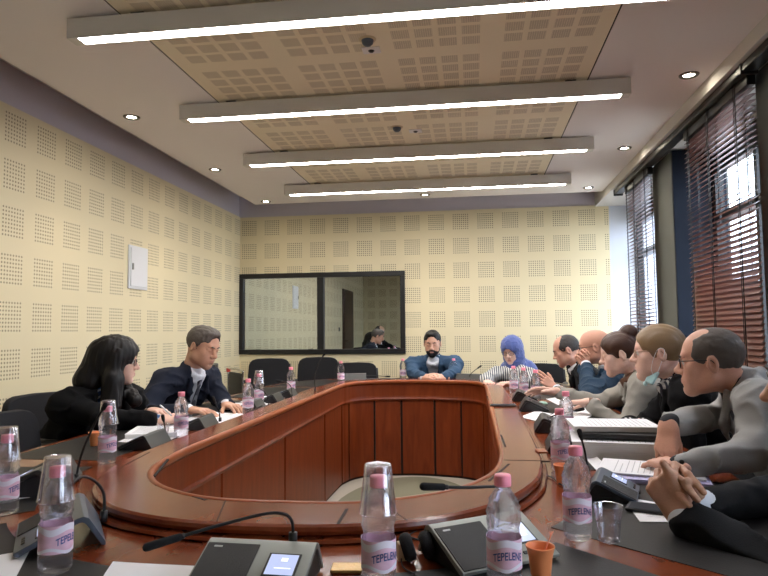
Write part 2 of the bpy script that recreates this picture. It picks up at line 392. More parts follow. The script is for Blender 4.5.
# ------------------------------------------------------------------ ceiling lights
FIXY = [2.545, 3.635, 4.725, 5.815]
fl = None
flab = ['nearest long suspended linear ceiling light, cut by the top of the photo', 'second long linear ceiling light from the camera', 'third long linear ceiling light from the camera', 'farthest long linear ceiling light, closest to the back wall']
for i, y in enumerate(FIXY):
    if fl is None:
        fl = thing('ceiling_light', flab[0], 'ceiling light', (-.43, y, 2.49), 0, 'linear ceiling lights')
        q = MB(); q.box((-1.32, -.036, .014), (1.32, .036, .09)); q.box((-1.32, -.036, 0), (-1.27, .036, .014)); q.box((1.27, -.036, 0), (1.32, .036, .014)); q.box((-1.27, -.036, 0), (1.27, -.030, .014)); q.box((-1.27, .030, 0), (1.27, .036, .014))
        q.build('housing', 'fixture_metal', fl)
        q = MB(); q.box((-1.27, -.0295, .002), (1.27, .0295, .013)); q.build('diffuser', 'tube_light', fl)
        for sx in (-1.0, 1.0):
            q = MB(); q.box((sx - .03, -.02, .09), (sx + .03, .02, .104)); q.build('ceiling_bracket', 'black_frame', fl)
        f0 = fl
    else:
        f0 = copy_tree(fl); f0.location = (-.43, y, 2.49); f0['label'] = flab[i]
dl = None
dlab = ['round recessed downlight nearest the camera along the left wall', 'middle round recessed downlight along the left wall', 'round recessed downlight in the far left ceiling corner',
        'round recessed downlight nearest the camera by the windows', 'middle round recessed downlight by the windows', 'round recessed downlight in the far right ceiling corner', 'round recessed downlight near the middle of the back wall']
for i, (x, y) in enumerate([(-2.17, 3.79), (-2.175, 5.155), (-2.18, 6.527), (1.212, 3.652), (1.19, 5.08), (1.157, 6.457), (-.467, 6.497)]):
    if dl is None:
        dl = thing('downlight', dlab[0], 'downlight', (x, y, ZC), 0, 'recessed downlights')
        q = MB(); q.lathe([(.030, -.001), (.034, -.006), (.050, -.006), (.054, 0), (.030, 0)], 28); q.build('trim_ring', 'dark_chrome', dl, True)
        q = MB(); q.lathe([(.0001, -.001), (.022, -.002), (.029, -.0005)], 20); q.build('lamp', 'spot_light', dl, True)
        lt = bpy.data.lights.new('downlight_lamp', 'SPOT'); lt.energy = 9; lt.color = (1, .86, .66); lt.spot_size = 1.6; lt.spot_blend = .8; lt.shadow_soft_size = .03
        lo = bpy.data.objects.new('downlight_lamp', lt); COL.objects.link(lo); lo.parent = dl; lo.location = (0, 0, -.02)
    else:
        d2 = copy_tree(dl); d2.location = (x, y, ZC); d2['label'] = dlab[i]
for i, (x, y, lab) in enumerate([(-.479, 2.95, 'dark domed ceiling sensor above the table, nearer the camera'), (-.496, 4.29, 'dark domed smoke detector between the second and third ceiling lights')]):
    t = thing('smoke_detector', lab, 'smoke detector', (x, y, ZC + .003), 0, 'ceiling sensors')
    q = MB(); q.lathe([(.0001, -.004), (.04, -.004), (.042, 0)], 24); q.build('base', 'beige_card', t, True)
    q = MB(); q.lathe([(.0001, -.034), (.015, -.032), (.026, -.022), (.030, -.006)], 24); q.build('dome', 'unit_blue', t, True)
    t = thing('ceiling_camera', ['small square plate with a lens beside the nearer ceiling sensor', 'small square plate with a lens beside the farther smoke detector'][i], 'ceiling sensor', (x + [0.0, .12][i], y + [.115, .1][i], ZC + .003), 0, 'ceiling sensor plates')
    q = MB(); q.box((-.045, -.035, -.006), (.045, .035, 0)); q.build('plate', 'ceiling_paint', t, bevel=.002)
    q = MB(); q.lathe([(.0001, -.014), (.010, -.013), (.016, -.006)], 16); q.build('lens', 'black_plastic', t, True)
# ------------------------------------------------------------------ conference table
XC, ZTOP, ZRING = -.465, .75, .785
H_IN = [(0, 1.515), (.18, 1.53), (.32, 1.60), (.43, 1.71), (.51, 1.88), (.545, 2.12), (.55, 2.45), (.55, 3.6), (.55, 4.75), (.53, 5.0), (.47, 5.15), (.35, 5.24), (.18, 5.29), (0, 5.31)]
H_OUT = [(0, 1.325), (.2, 1.345), (.38, 1.42), (.52, 1.56), (.61, 1.74), (.655, 1.93), (.68, 2.3), (.685, 3.6), (.67, 4.85), (.64, 5.15), (.56, 5.33), (.4, 5.43), (.2, 5.48), (0, 5.49)]
H_W = [(0, .70), (.45, .73), (.80, .86), (1.02, 1.08), (1.16, 1.4), (1.22, 1.8), (1.24, 2.35), (1.24, 3.6), (1.24, 4.9), (1.2, 5.35), (1.08, 5.7), (.85, 5.92), (.45, 6.03), (0, 6.06)]
NS = 8
def ctr(H): return np.array(spline([(XC + u, y) for u, y in H] + [(XC - u, y) for u, y in H[-2:0:-1]], NS, True))
CI, CO, CW = ctr(H_IN), ctr(H_OUT), ctr(H_W)
NP = len(CI)
def tp(C, t):
    """contour point at half-index t (0 near middle, 13 far middle, right side positive, left side negative)"""
    k = (t % 26) * NS; i = int(k) % NP; f = k - int(k); return C[i] * (1 - f) + C[(i + 1) % NP] * f
def sweep(prof, sel=None, closed=True):
    """prof(i) -> list of 3D points for the contour index i"""
    q = MB(); idx = range(NP) if sel is None else sel
    rows = [prof(i) for i in idx]; n = len(rows[0]); vs = [p for r in rows for p in r]; K = len(rows)
    fs = []
    for a in range(K if closed else K - 1):
        b = (a + 1) % K
        for j in range(n): fs.append((a * n + j, a * n + (j + 1) % n, b * n + (j + 1) % n, b * n + j))
    if not closed: fs += [tuple(range(n)), tuple(range((K - 1) * n, K * n))[::-1]]
    q.add(vs, fs); return q
TB = thing('conference_table', 'long oval mahogany conference table with raised inner ledge and open middle', 'table', (0, 0, 0))
def dirn(i, C=None):
    d = CW[i] - CI[i]; return d / np.linalg.norm(d)
def p_top(i):
    d = dirn(i); a = CO[i] - d * .05; b = CW[i]
    return [(*a, ZTOP), (*(b - d * .008), ZTOP), (*b, ZTOP - .010), (*b, ZTOP - .035), (*(b - d * .008), ZTOP - .045), (*a, ZTOP - .045)]
sweep(p_top).build('work_surface', 'mahogany', TB)
def ring_frame(i):
    d = CO[i] - CI[i]; w = np.linalg.norm(d); return CI[i], d / w, w
def p_ring(i):
    a, d, w = ring_frame(i); z = ZRING
    P = [(0.012, z - .035), (0, z - .026)] + [(-.004, z - .017), (0, z - .006), (.012, z)] + [(w - .012, z), (w - .003, z - .004), (w, z - .012), (w - .003, z - .020), (w - .014, z - .024), (w - .014, z - .0345)]
    return [(*(a + d * s), zz) for s, zz in P]
sweep(p_ring).build('raised_ledge', 'mahogany', TB)
def p_lip(i):
    a, d, w = ring_frame(i); z = ZRING
    return [(*(a + d * s), zz) for s, zz in [(.014, z + .0006), (.006, z + .003), (-.004, z + .001), (-.010, z - .008), (-.008, z - .020), (.004, z - .028), (.014, z - .026)]]
sweep(p_lip).build('inner_lip', 'mahogany_lip', TB, smooth=True)
def p_step(i):
    a, d, w = ring_frame(i)
    return [(*(a + d * s), zz) for s, zz in [(w - .02, ZTOP), (w + .016, ZTOP), (w + .022, ZTOP + .005), (w + .016, ZTOP + .011), (w - .02, ZTOP + .011)]]
sweep(p_step).build('outer_moulding', 'mahogany', TB)
def p_frieze(i):
    a, d, w = ring_frame(i)
    return [(*(a + d * s), zz) for s, zz in [(.012, ZRING - .03), (.03, ZRING - .03), (.03, .62), (.010, .62), (.004, .632), (.010, .644), (.012, .66)]]
sweep(p_frieze).build('frieze', 'mahogany_panel', TB)
def p_kick(i):
    a, d, w = ring_frame(i)
    return [(*(a + d * s), zz) for s, zz in [(.035, ZRING - .04), (.05, ZRING - .04), (.05, 0), (.035, 0)]]
sweep(p_kick).build('backing', 'groove', TB)
# vertical inner panels with dark joints
edges = [-12.2, -11, -9.3, -8.4, -7.62, -6.85, -6.15, -5.0, -3.3, -1.3, 1.3, 3.3, 5.0, 6.15, 6.85, 7.62, 8.4, 9.3, 11, 12.2]
edges.append(13.8)
for a, b in zip(edges[:-1], edges[1:]):
    k0, k1 = int(round(a * NS)) , int(round(b * NS))
    idx = [k % NP for k in range(k0, k1 + 1)]
    rows = []
    for n_, k in enumerate(idx):
        p, d, w = ring_frame(k); rows.append((p + d * .022, d))
    # shrink the ends by the joint width
    for e, s in ((0, 1), (-1, -1)):
        q0 = rows[e][0]; q1 = rows[e + s][0]; v = q1 - q0; L_ = np.linalg.norm(v); rows[e] = (q0 + v / L_ * min(.012, L_ * .4), rows[e][1])
    q = MB(); vs = []
    for p, d in rows: vs += [(*p, .63), (*(p + d * .012), .63), (*(p + d * .012), .02), (*p, .02)]
    K = len(rows); fs = [(4 * i + j, 4 * i + (j + 1) % 4, 4 * i + 4 + (j + 1) % 4, 4 * i + 4 + j) for i in range(K - 1) for j in range(4)] + [(0, 1, 2, 3), (4 * K - 1, 4 * K - 2, 4 * K - 3, 4 * K - 4)]
    q.add(vs, fs); q.build('inner_panel', 'mahogany_panel', TB)
def p_apron(i):
    d = dirn(i); a = CW[i] - d * .28
    return [(*a, ZTOP - .04), (*(a + d * .02), ZTOP - .04), (*(a + d * .02), 0), (*a, 0)]
sweep(p_apron).build('outer_apron', 'mahogany_panel', TB)
# dark leather desk inlays
def inlay(t0, t1, s0=None, s1=.94):
    n = max(4, int(abs(t1 - t0) * 6)); top = []; inn = []; outr = []
    for k in range(n + 1):
        t = t0 + (t1 - t0) * k / n; a, b = tp(CO, t), tp(CW, t); w = np.linalg.norm(b - a); d = (b - a) / w
        inn.append(a + d * (s0 if s0 else .13)); outr.append(a + d * w * s1)
    poly = inn + outr[::-1]
    q = MB(); N_ = len(inn); vs = [(*p, ZTOP - .001) for p in inn] + [(*p, ZTOP - .001) for p in outr] + [(*p, ZTOP + .0015) for p in inn] + [(*p, ZTOP + .0015) for p in outr]
    fs = [(2 * N_ + i, 2 * N_ + i + 1, 3 * N_ + i + 1, 3 * N_ + i) for i in range(N_ - 1)]
    fs += [(i, i + 1, 2 * N_ + i + 1, 2 * N_ + i) for i in range(N_ - 1)] + [(N_ + i, 3 * N_ + i, 3 * N_ + i + 1, N_ + i + 1) for i in range(N_ - 1)]
    fs += [(0, 2 * N_, 3 * N_, N_), (N_ - 1, 2 * N_ - 1, 4 * N_ - 1, 3 * N_ - 1)]
    q.add(vs, fs); o = q.build('leather_inlay', 'leather', TB)
inlay(-2.78, 2.78, .19)
for s in (1, -1):
    for a, b in ((3.12, 5.35), (5.65, 6.42), (6.55, 7.3), (7.42, 8.15), (8.28, 10.7)): inlay(s * a, s * b)
inlay(10.95, 15.05)
# cable slots and joints in the ledge
def slot(p, q_, w=.004, mat='groove'):
    a, b = atz(*p, ZRING), atz(*q_, ZRING); d = (b - a)[:2]; d /= np.linalg.norm(d); n = np.array([-d[1], d[0]]) * w
    q = MB(); q.prism([tuple(a[:2] - n), tuple(b[:2] - n), tuple(b[:2] + n), tuple(a[:2] + n)], ZRING - .004, ZRING + .0008); q.build('cable_slot', mat, TB)
for a, b in [((154, 476), (168, 459)), ((156, 485), (206, 500)), ((338, 524), (347, 509)), ((489, 481), (509, 464)), ((501, 435), (505.5, 447)), ((492.5, 412), (495.5, 420)), ((487.5, 396), (489.3, 401)), ((249, 412), (262, 405.5))]: slot(a, b, .0035)
for a, b in [((217, 521), (226, 499)), ((396, 513), (407, 520)), ((504, 460), (550, 461)), ((121, 467), (150, 452)), ((483, 384.5), (489, 384.5))]: slot(a, b, .0012)
# ------------------------------------------------------------------ bottles
def rib(t, z, r):
    if .098 < z < .152: return .0026 * math.sin(5 * t + z * 300)
    if z < .012: return .0012 * math.cos(5 * t)
    return 0
def bend(o, R, z0, cx=0):
    for v in o.data.vertices:
        a = v.co.x / R; y = v.co.y
        v.co = Vector((R * math.sin(a), -R * math.cos(a), z0 + y))
def textmesh(name, body, size, mat, parent, extrude=.0003, R=None, z0=0, xs=1.0, ys=1.0, arch=0, loc=None, bold=.0):
    c = bpy.data.curves.new(name, 'FONT'); c.body = body; c.size = size; c.align_x = 'CENTER'; c.align_y = 'CENTER'; c.extrude = extrude; c.offset = bold; c.resolution_u = 3
    t = bpy.data.objects.new('text_source', c); COL.objects.link(t)
    dg = bpy.context.evaluated_depsgraph_get(); me = bpy.data.meshes.new_from_object(t.evaluated_get(dg)); bpy.data.objects.remove(t)
    o = bpy.data.objects.new(name, me); COL.objects.link(o); me.materials.clear(); me.materials.append(MATS[mat]); o.parent = parent
    for v in me.vertices: v.co.x *= xs; v.co.y *= ys; v.co.y += arch * (1 - (v.co.x / (size * 1.6)) ** 2)
    if R: bend(o, R, z0)
    if loc: o.location = loc
    return o
BOT = None
def make_bottle():
    t = thing('water_bottle', 'x', 'bottle')
    prof = [(.0001, .003), (.014, .001), (.024, .0), (.0285, .004), (.0295, .012), (.0295, .030), (.0285, .034), (.0292, .038), (.0292, .086), (.0285, .090), (.0262, .096), (.0255, .100), (.0275, .108), (.0285, .118), (.0285, .128), (.0270, .138), (.0235, .149), (.0180, .160), (.0135, .167), (.0120, .171), (.0120, .178), (.0001, .178)]
    q = MB(); q.lathe(prof, 36, twist=rib); q.build('bottle_body', 'water_bottle', t, True)
    q = MB(); q.lathe([(.0100, .172), (.0140, .172), (.0143, .174), (.0143, .188), (.0133, .191), (.0001, .191)], 28, twist=lambda a, z, r: .0003 * math.cos(24 * a) if .173 < z < .189 else 0); q.build('screw_cap', 'pink_cap', t, True)
    q = MB(); R = .0298; n = 36
    for (z0, z1, mi, dr) in ((.038, .088, 0, 0), (.040, .046, 1, .0002), (.074, .086, 1, .0002)):
        vs = [( (R + dr) * math.cos(2 * PI * j / n), (R + dr) * math.sin(2 * PI * j / n), z) for z in (z0, z1) for j in range(n)]
        if mi == 1: vs = [( x, y, z + .004 * math.sin(3 * math.atan2(y, x) + (z0 * 90))) for x, y, z in vs]
        q.add(vs, [(j, (j + 1) % n, n + (j + 1) % n, n + j) for j in range(n)], mi)
    lab = q.build('label', ['label_pink', 'label_white'], t, True)
    for rot in (0, PI):
        o = textmesh('lettering', 'TEPELENE', .0125, 'label_blue', lab, .0002, R + .0006, .060, 1.0, 1.45, .003, bold=.0002); o.rotation_euler = (0, 0, rot)
    return t
def bottle(label, px, py, rz=0, cup=None, h=None, tilt=None):
    global BOT
    if BOT is None: b = BOT = make_bottle()
    else: b = copy_tree(BOT)
    p = atz(px, py, ZTOP); b.location = (p[0], p[1], ZTOP + .002); b.rotation_euler = (0, 0, math.atan2(p[1], p[0]) - PI / 2 + rz); b['label'] = label; b['group'] = 'small water bottles around the table'
    if cup:
        c = upcup(cup, (p[0], p[1]))
    return b
CUP = None
def cup_mesh(mat, name='plastic_cup', k=1.0, label='', cat='cup'):
    q = MB(); P = [(.0001, .001), (.0215, .001), (.0225, 0), (.0235, .002), (.0275, .040), (.0322, .078), (.0338, .080), (.0332, .082), (.0318, .080), (.0268, .040), (.0228, .003), (.0001, .003)]
    q.lathe([(r * k, z * k) for r, z in P], 32); return tag(q.build(name, mat, None, True), label, cat)
def upcup(label, xy):
    """clear cup turned upside down over the bottle neck"""
    global CUP
    if CUP is None: c = CUP = cup_mesh('cup_clear', label=label)
    else: c = CUP.copy(); COL.objects.link(c)
    c['label'] = label; c['group'] = 'clear cups upside down on bottles'; c['category'] = 'cup'
    c.location = (xy[0], xy[1], ZTOP + .002 + .1965 + .002 + .012); c.rotation_euler = (PI, random.uniform(-.03, .03), random.random()); c.scale = (1, 1, 1.0)
    return c
bottle('water bottle under a clear cup in the front middle, right of the grey unit', 379, 591, .5, 'clear plastic cup upside down on the bottle in the front middle')
bottle('water bottle with bare pink cap beside the orange cup, front right', 505, 590, .25)
bottle('water bottle under a tilted clear cup on the front left corner, by the paper', 55, 572, .9, 'clear plastic cup upside down on the bottle at the front left corner')
bottle('water bottle at the far left edge of the photo under a clear cup', 5, 514, 1.1, 'clear plastic cup upside down on the bottle at the left edge of the photo')
bottle('water bottle under a clear cup in front of the long haired woman', 107, 463, .8, 'clear plastic cup upside down on the bottle before the long haired woman')
bottle('water bottle with pink cap between the writing woman and the man in navy suit', 181, 438, .4)
bottle('water bottle with pink cap right of the papers of the man in navy suit', 248, 415, .2)
bottle('water bottle under a clear cup just behind the one by the navy suit man', 259, 406, .7, 'clear plastic cup upside down on the bottle behind the navy suit man papers')
bottle('small far water bottle on the left side before the empty chairs', 291, 394.5, 1.2)
bottle('small far water bottle at the far left corner of the table', 341, 384, .3)
bottle('water bottle with pink cap beside the clear cup, right of the table ledge corner', 578, 539, .25)
bottle('water bottle with pink cap behind the orange cup on the right side', 561, 471, .6)
bottle('small water bottle left of the man in blue blazer', 403, 380, .1)
bottle('small water bottle right of the man in blue blazer', 454, 380, .8)
bottle('leftmost of the three bottles before the woman in blue headscarf', 514, 394, .2)
bottle('middle of the three bottles before the woman in blue headscarf', 524, 397, .6)
bottle('rightmost of the three bottles, beside the outstretched hand', 536, 401, .3)
bottle('water bottle with pink cap in front of the woman with a hair bun', 567, 440, .3)
# upright cups
c = cup_mesh('cup_clear', label='empty clear plastic cup standing upright before the clasped hands'); p = atz(609, 542, ZTOP); c.location = (p[0], p[1], ZTOP + .002); c.scale = (.9, .9, .9)
c = cup_mesh('cup_clear', k=.8, label='small clear plastic cup beside the writing woman hand'); p = atz(163, 440, ZTOP); c.location = (p[0], p[1], ZTOP + .002)
def orange(label, px, py, stir=False):
    p = atz(px, py, ZTOP); t = thing('coffee_cup', label, 'cup', (p[0], p[1], ZTOP + .002), 0, 'small orange coffee cups')
    q = MB(); k = .74
    q.lathe([(r * k, z * k * 1.02) for r, z in [(.0001, .001), (.0225, 0), (.0235, .002), (.0285, .045), (.0335, .066), (.0350, .068), (.0342, .071), (.0325, .068), (.0275, .045), (.0228, .004), (.0001, .004)]], 32); q.build('cup_body', 'orange_cup', t, True)
    if stir:
        q = MB(); q.tube([(-.008, 0, .006), (.012, .004, .052), (.018, .005, .066)], .0016, 6)
        for a in (-.003, 0, .003): q.tube([(.018, .005, .066), (.021 + a, .006 + a * .4, .076)], .0009, 5)
        q.build('stirrer', 'stirrer', t)
    return t
orange('orange plastic coffee cup with a stirrer at the front right', 541, 577, True)
orange('orange coffee cup half hidden behind the bottle on the right side', 563, 484)
orange('small orange coffee cup behind the bottle before the long haired woman', 95, 446)
# ------------------------------------------------------------------ microphones
def unit(label, x, y, rz, mat='unit_grey', neck=None, head=None, screen=True, s=1.0, side=1, solid=True):
    """tent-shaped desk microphone unit; user sits on local -Y; neck = world points of the gooseneck"""
    t = thing('desk_microphone', label, 'conference microphone', (x, y, ZTOP + .002), rz, 'tent-shaped desk microphone units')
    w, wd = .125 * s, 0
    pr = [(-.105, .004), (-.108, .012), (.018, .070), (.030, .073), (.042, .068), (.078, .010), (.078, .003), (.070, .003), (.036, .055), (.028, .060), (.018, .058), (-.095, .004)]
    pr = [(a * s, b * s) for a, b in pr]
    def ext(x0, x1, P=pr):
        q = MB(); n = len(P); vs = [(x0, a, b) for a, b in P] + [(x1, a, b) for a, b in P]
        q.add(vs, [(j, (j + 1) % n, n + (j + 1) % n, n + j) for j in range(n)] + [tuple(range(n))[::-1], tuple(range(n, 2 * n))]); return q
    ext(-w, w).build('housing', mat, t, bevel=.0015)
    if solid:
        ext(-w + .004, w - .004, [(a * s, b * s) for a, b in ((-.094, .0), (-.094, .003), (.017, .056), (.029, .0585), (.035, .054), (.069, .003), (.069, 0))]).build('base', 'black_plastic', t)
    sl = math.atan2(.058, .126)
    def onslope(x0, x1, v0, v1, dz0, dz1, name, m, par=t):
        M = Matrix.Translation((0, -.108 * s, .0125 * s)) @ Matrix.Rotation(sl, 4, 'X')
        q = MB(); q.box((x0, v0, dz0), (x1, v1, dz1), M=M); return q.build(name, m, par, bevel=.0006)
    gl = onslope(*((-w + .004, .0 * s) if side > 0 else (.0, w - .004)), .004, .132 * s, -.001, .0014, 'speaker_grille', 'grille')
    g0 = -w + .018 if side > 0 else w - .034
    q_ = onslope(g0, g0 + .016, .118 * s, .123 * s, .0012, .0020, 'emblem', 'emblem', gl)
    if screen:
        c0 = .035 * s * side
        lo_, hi_ = sorted((c0, c0 + .062 * s * side))
        onslope(lo_ - .004, hi_ + .004, .046 * s, .110 * s, -.001, .0012, 'screen_bezel', 'black_plastic')
        sc = onslope(lo_, hi_, .050 * s, .106 * s, .0, .0018, 'screen', 'screen')
        onslope(lo_ + .022, lo_ + .034, .086 * s, .096 * s, .001, .0022, 'screen_mark', 'screen_text', sc)
        onslope(lo_ + .014, lo_ + .044, .066 * s, .069 * s, .001, .0022, 'screen_mark', 'screen_text', sc)
        for k in (-1, 0, 1): onslope((lo_ + hi_) / 2 + k * .016 - .006, (lo_ + hi_) / 2 + k * .016 + .006, .016 * s, .024 * s, 0, .0022, 'button', 'black_plastic')
    if neck:
        inv = (Matrix.Translation(t.location) @ Matrix.Rotation(rz, 4, 'Z')).inverted()
        pts = [np.array(inv @ Vector(tuple(map(float, p)))) for p in neck]
        cv = spline(pts, 8)
        q = MB(); q.tube([cv[0] + np.array([0, 0, -.012]), cv[0] + np.array([0, 0, .012])], .008, 12); q.build('neck_socket', 'black_plastic', t, True)
        q = MB(); q.tube(cv, .0034 * (1 if s >= .9 else .9), 8); nk = q.build('gooseneck', 'black_rubber', t, True)
        d = cv[-1] - cv[-2]; d /= np.linalg.norm(d)
        hl = head or .035
        q = MB(); q.tube([cv[-1] - d * .004, cv[-1], cv[-1] + d * hl * .9, cv[-1] + d * hl, cv[-1] + d * (hl + .003)], [.0040, .0066, .0076, .0066, .003], 14); q.build('microphone_capsule', 'foam', t, True)
        q = MB(); q.tube([cv[-1] - d * .008, cv[-1] - d * .004], .0050, 12); q.build('indicator_ring', 'red_plastic' if False else 'black_plastic', t, True)
    return t
# A: silver unit front left
pA = atz(258, 572, ZTOP)
A0 = aty(292, 540, 1.26)
unit('grey microphone unit with lit screen at the front, gooseneck bent to the left', -.388, 1.128, -.04, 'unit_grey', neck=[aty(293, 539, 1.165), aty(292, 522, 1.165), aty(284, 514, 1.16), aty(264, 514, 1.15), aty(220, 525, 1.12), aty(180, 537, 1.09)], head=.06, side=1, s=.82)
# B: front right unit, dark speaker side left
pB = atz(497, 565, ZTOP)
unit('microphone unit behind the front right bottle, gooseneck pointing left', .012, 1.302, .60, 'unit_grey', neck=[aty(514, 514, 1.34), aty(513, 496, 1.34), aty(500, 487, 1.32), aty(470, 487.5, 1.27), aty(444, 487, 1.25)], head=.045, s=.88)
# C: front left corner unit seen from behind
pC = atz(78, 536, ZTOP)
unit('microphone unit at the front left corner with thick curved gooseneck', pC[0] - .02, pC[1] - .01, -.95, 'unit_blue', neck=[aty(104, 516, 1.40), aty(104, 495, 1.40), aty(97, 483, 1.385), aty(86, 477, 1.36), aty(76, 480, 1.32), aty(66, 494, 1.28)], head=.05, solid=False, s=.9)
pD = atz(92, 492, ZTOP)
unit('microphone unit with tall straight gooseneck before the long haired woman', min(pD[0], -1.24), pD[1] + .03, -1.25, 'unit_dark', neck=[aty(77, 478, 1.80), aty(78, 468, 1.80), aty(83, 450, 1.79), aty(94, 425, 1.78), aty(103, 409, 1.77)], head=.02)
pE = atz(603, 506, ZTOP)
unit('blue grey microphone unit with small screen before the crossed arms man', atz(606, 490, .77)[0] + .01, atz(606, 490, .77)[1] + .03, 1.30, 'unit_blue', neck=[aty(588, 470, 2.0), aty(585, 452, 2.0), aty(581, 437, 2.0)], head=.022, s=.72)
pF = atz(175, 446, ZTOP)
unit('microphone unit beside the writing woman with short upright gooseneck', -1.27, pF[1] - .02, -1.5, 'unit_dark', s=.75, neck=[aty(166, 438, 2.58), aty(165, 428, 2.58), aty(163.5, 420, 2.57)], head=.022)
pG = atz(222, 427, ZTOP)
unit('microphone unit before the man in navy suit', -1.27, pG[1] - .03, -1.5, 'unit_dark', s=.75, neck=[aty(220, 420, 3.05), aty(219, 412, 3.05), aty(215, 402, 3.04)], head=.028)
pH = atz(263, 412, ZTOP)
unit('microphone unit right of the navy suit man with arched gooseneck', -1.27, pH[1] + .12, -1.5, 'unit_dark', s=.75, neck=[aty(268, 408, 3.75), aty(268, 398, 3.75), aty(262, 390, 3.72), aty(254, 387, 3.7)], head=.03)
pI = atz(300, 401, ZTOP)
unit('microphone unit on the far left with tall gooseneck toward the booth window', -1.27, pI[1] + .25, -1.5, 'unit_dark', s=.75, neck=[aty(315, 390, 4.3), aty(315, 376, 4.3), aty(319, 362, 4.28), aty(323, 356, 4.27)], head=.03)
pJ = atz(283, 405, ZTOP)
unit('microphone unit on the left between two far bottles', -1.27, pJ[1] + .15, -1.5, 'unit_dark', s=.75, neck=[aty(292, 396, 4.1), aty(291, 387, 4.1), aty(286, 382, 4.08), aty(281, 381, 4.06)], head=.03)
pK = atz(348, 383, ZTOP)
unit('microphone unit at the far end left of the blue blazer man, gooseneck lying level', pK[0], 5.62, PI + .2, 'unit_dark', neck=[aty(361, 381, 5.6), aty(362, 377, 5.6), aty(368, 375.5, 5.6), aty(386, 376.3, 5.6)], head=.035)
unit('microphone unit at the far right corner with gooseneck between blue blazer and headscarf', *aty(472, 384, 5.55)[:2], PI - .5, 'unit_dark', neck=[aty(470, 381, 5.5), aty(470, 375, 5.5), aty(474, 371, 5.5), aty(478, 368, 5.5)], head=.035)
for i, (px, py, Y, lab, nk) in enumerate([
    (502, 401, None, 'dark microphone unit before the headscarf woman on the right side', None),
    (515, 411, None, 'second dark microphone unit from the far end on the right side', None),
    (533, 432, None, 'dark microphone unit before the grey blazer woman, gooseneck toward her', [(546, 424, 2.95), (549, 418, 2.95), (558, 414.5, 2.95), (576, 410.5, 2.95)]),
    (548, 452, None, 'dark microphone unit with cable loop beside the table ledge corner', None)]):
    p = atz(px, py, ZTOP)
    unit(lab, max(p[0] + .05, [.30, .31, .325, .325][i]), p[1] + .06, 1.5, 'black_plastic', neck=[aty(*n) for n in nk] if nk else None, head=.035, s=.85, screen=False)
# cables
def cable(label, pts, r=.0022, mat='black_rubber'):
    q = MB(); q.tube(spline(pts, 8), r, 6); return tag(q.build('cable', mat, None, True), label, 'cable')
g_ = lambda px, py, z=ZTOP + .004: atz(px, py, z)
cable('black cable looping from the front left corner unit to under the ledge', [g_(112, 512), g_(122, 508), g_(129, 512, .758), g_(138, 513)], .004)
cable('thin black cable looping beside the right ledge corner', [g_(530, 470), g_(540, 473), g_(553, 478), g_(560, 484), g_(566, 486)])
cable('thin dark wire of the headphones curling on the table front', [g_(432, 529), g_(412, 533, .762), g_(404, 545, .765), g_(402, 565), g_(415, 574)], .0014)
cable('dark cable behind the writing woman unit', [g_(122, 468), g_(128, 462), g_(136, 460), g_(139, 464)], .002)
# headphones
p = atz(416, 568, ZTOP)
t = thing('headphones', 'black foam headphones lying left of the front right microphone unit', 'headphones', (p[0], p[1] + .03, ZTOP + .0018), .2)
for i, (dx, dy) in enumerate(((-.018, 0), (.020, .008))):
    q = MB(); R_ = Matrix.Translation((dx, dy, .027)) @ Matrix.Rotation(PI / 2 - .3, 4, 'Y')
    M0 = MB(); M0.lathe([(.0001, -.012), (.020, -.012), (.026, -.006), (.027, 0), (.025, .008), (.018, .012), (.0001, .012)], 24)
    q.add([tuple(R_ @ Vector(v)) for v in M0.v], M0.f); q.build('ear_pad', 'foam', t, True)
q = MB(); q.tube(spline([(-.02, .0, .05), (-.01, .05, .03), (.02, .08, .012), (.05, .06, .012), (.03, .02, .05)], 6), .002, 6); q.build('headband', 'black_plastic', t, True)
# ------------------------------------------------------------------ papers
def sheet(label, pts, z=None, th=.0012, mat='paper', curl=0, group=None, name='paper_sheet', cat='paper', lines=0):
    z = z or ZTOP + .002
    P = [atz(a, b, z)[:2] for a, b in pts]
    q = MB(); n = 10; vs = []
    for k in (0, 1):
        for i in range(n + 1):
            for j in range(n + 1):
                u, v = i / n, j / n
                c = P[0] * (1 - u) * (1 - v) + P[1] * u * (1 - v) + P[2] * u * v + P[3] * (1 - u) * v
                vs.append((*c, z + k * th + curl * (u * u) * .04 + curl * .01 * math.sin(3 * v + 2 * u)))
    m_ = (n + 1) ** 2
    fs = [(a * (n + 1) + b + o, a * (n + 1) + b + 1 + o, (a + 1) * (n + 1) + b + 1 + o, (a + 1) * (n + 1) + b + o) for o in (0, m_) for a in range(n) for b in range(n)]
    rim = [i * (n + 1) for i in range(n + 1)] + [n * (n + 1) + j for j in range(1, n + 1)] + [i * (n + 1) + n for i in range(n - 1, -1, -1)] + [j for j in range(n - 1, 0, -1)]
    fs += [(rim[i], rim[(i + 1) % len(rim)], rim[(i + 1) % len(rim)] + m_, rim[i] + m_) for i in range(len(rim))]
    q.add(vs, fs); o = tag(q.build(name, mat), label, cat, group)
    if lines:
        q = MB()
        for k in range(lines):
            v = .12 + .76 * k / lines; e = .86 if k % 5 else .6
            def pt(u, v): c = P[0] * (1 - u) * (1 - v) + P[1] * u * (1 - v) + P[2] * u * v + P[3] * (1 - u) * v; return (*c, z + th + .0004 + curl * (u * u) * .04 + curl * .01 * math.sin(3 * v + 2 * u))
            us = np.linspace(.12, e, 7)
            for a, b in zip(us[:-1], us[1:]): q.add([pt(a, v), pt(b, v), pt(b, v + .012), pt(a, v + .012)], [(0, 1, 2, 3)])
        q.build('printed_text', 'print_ink', o)
    return o
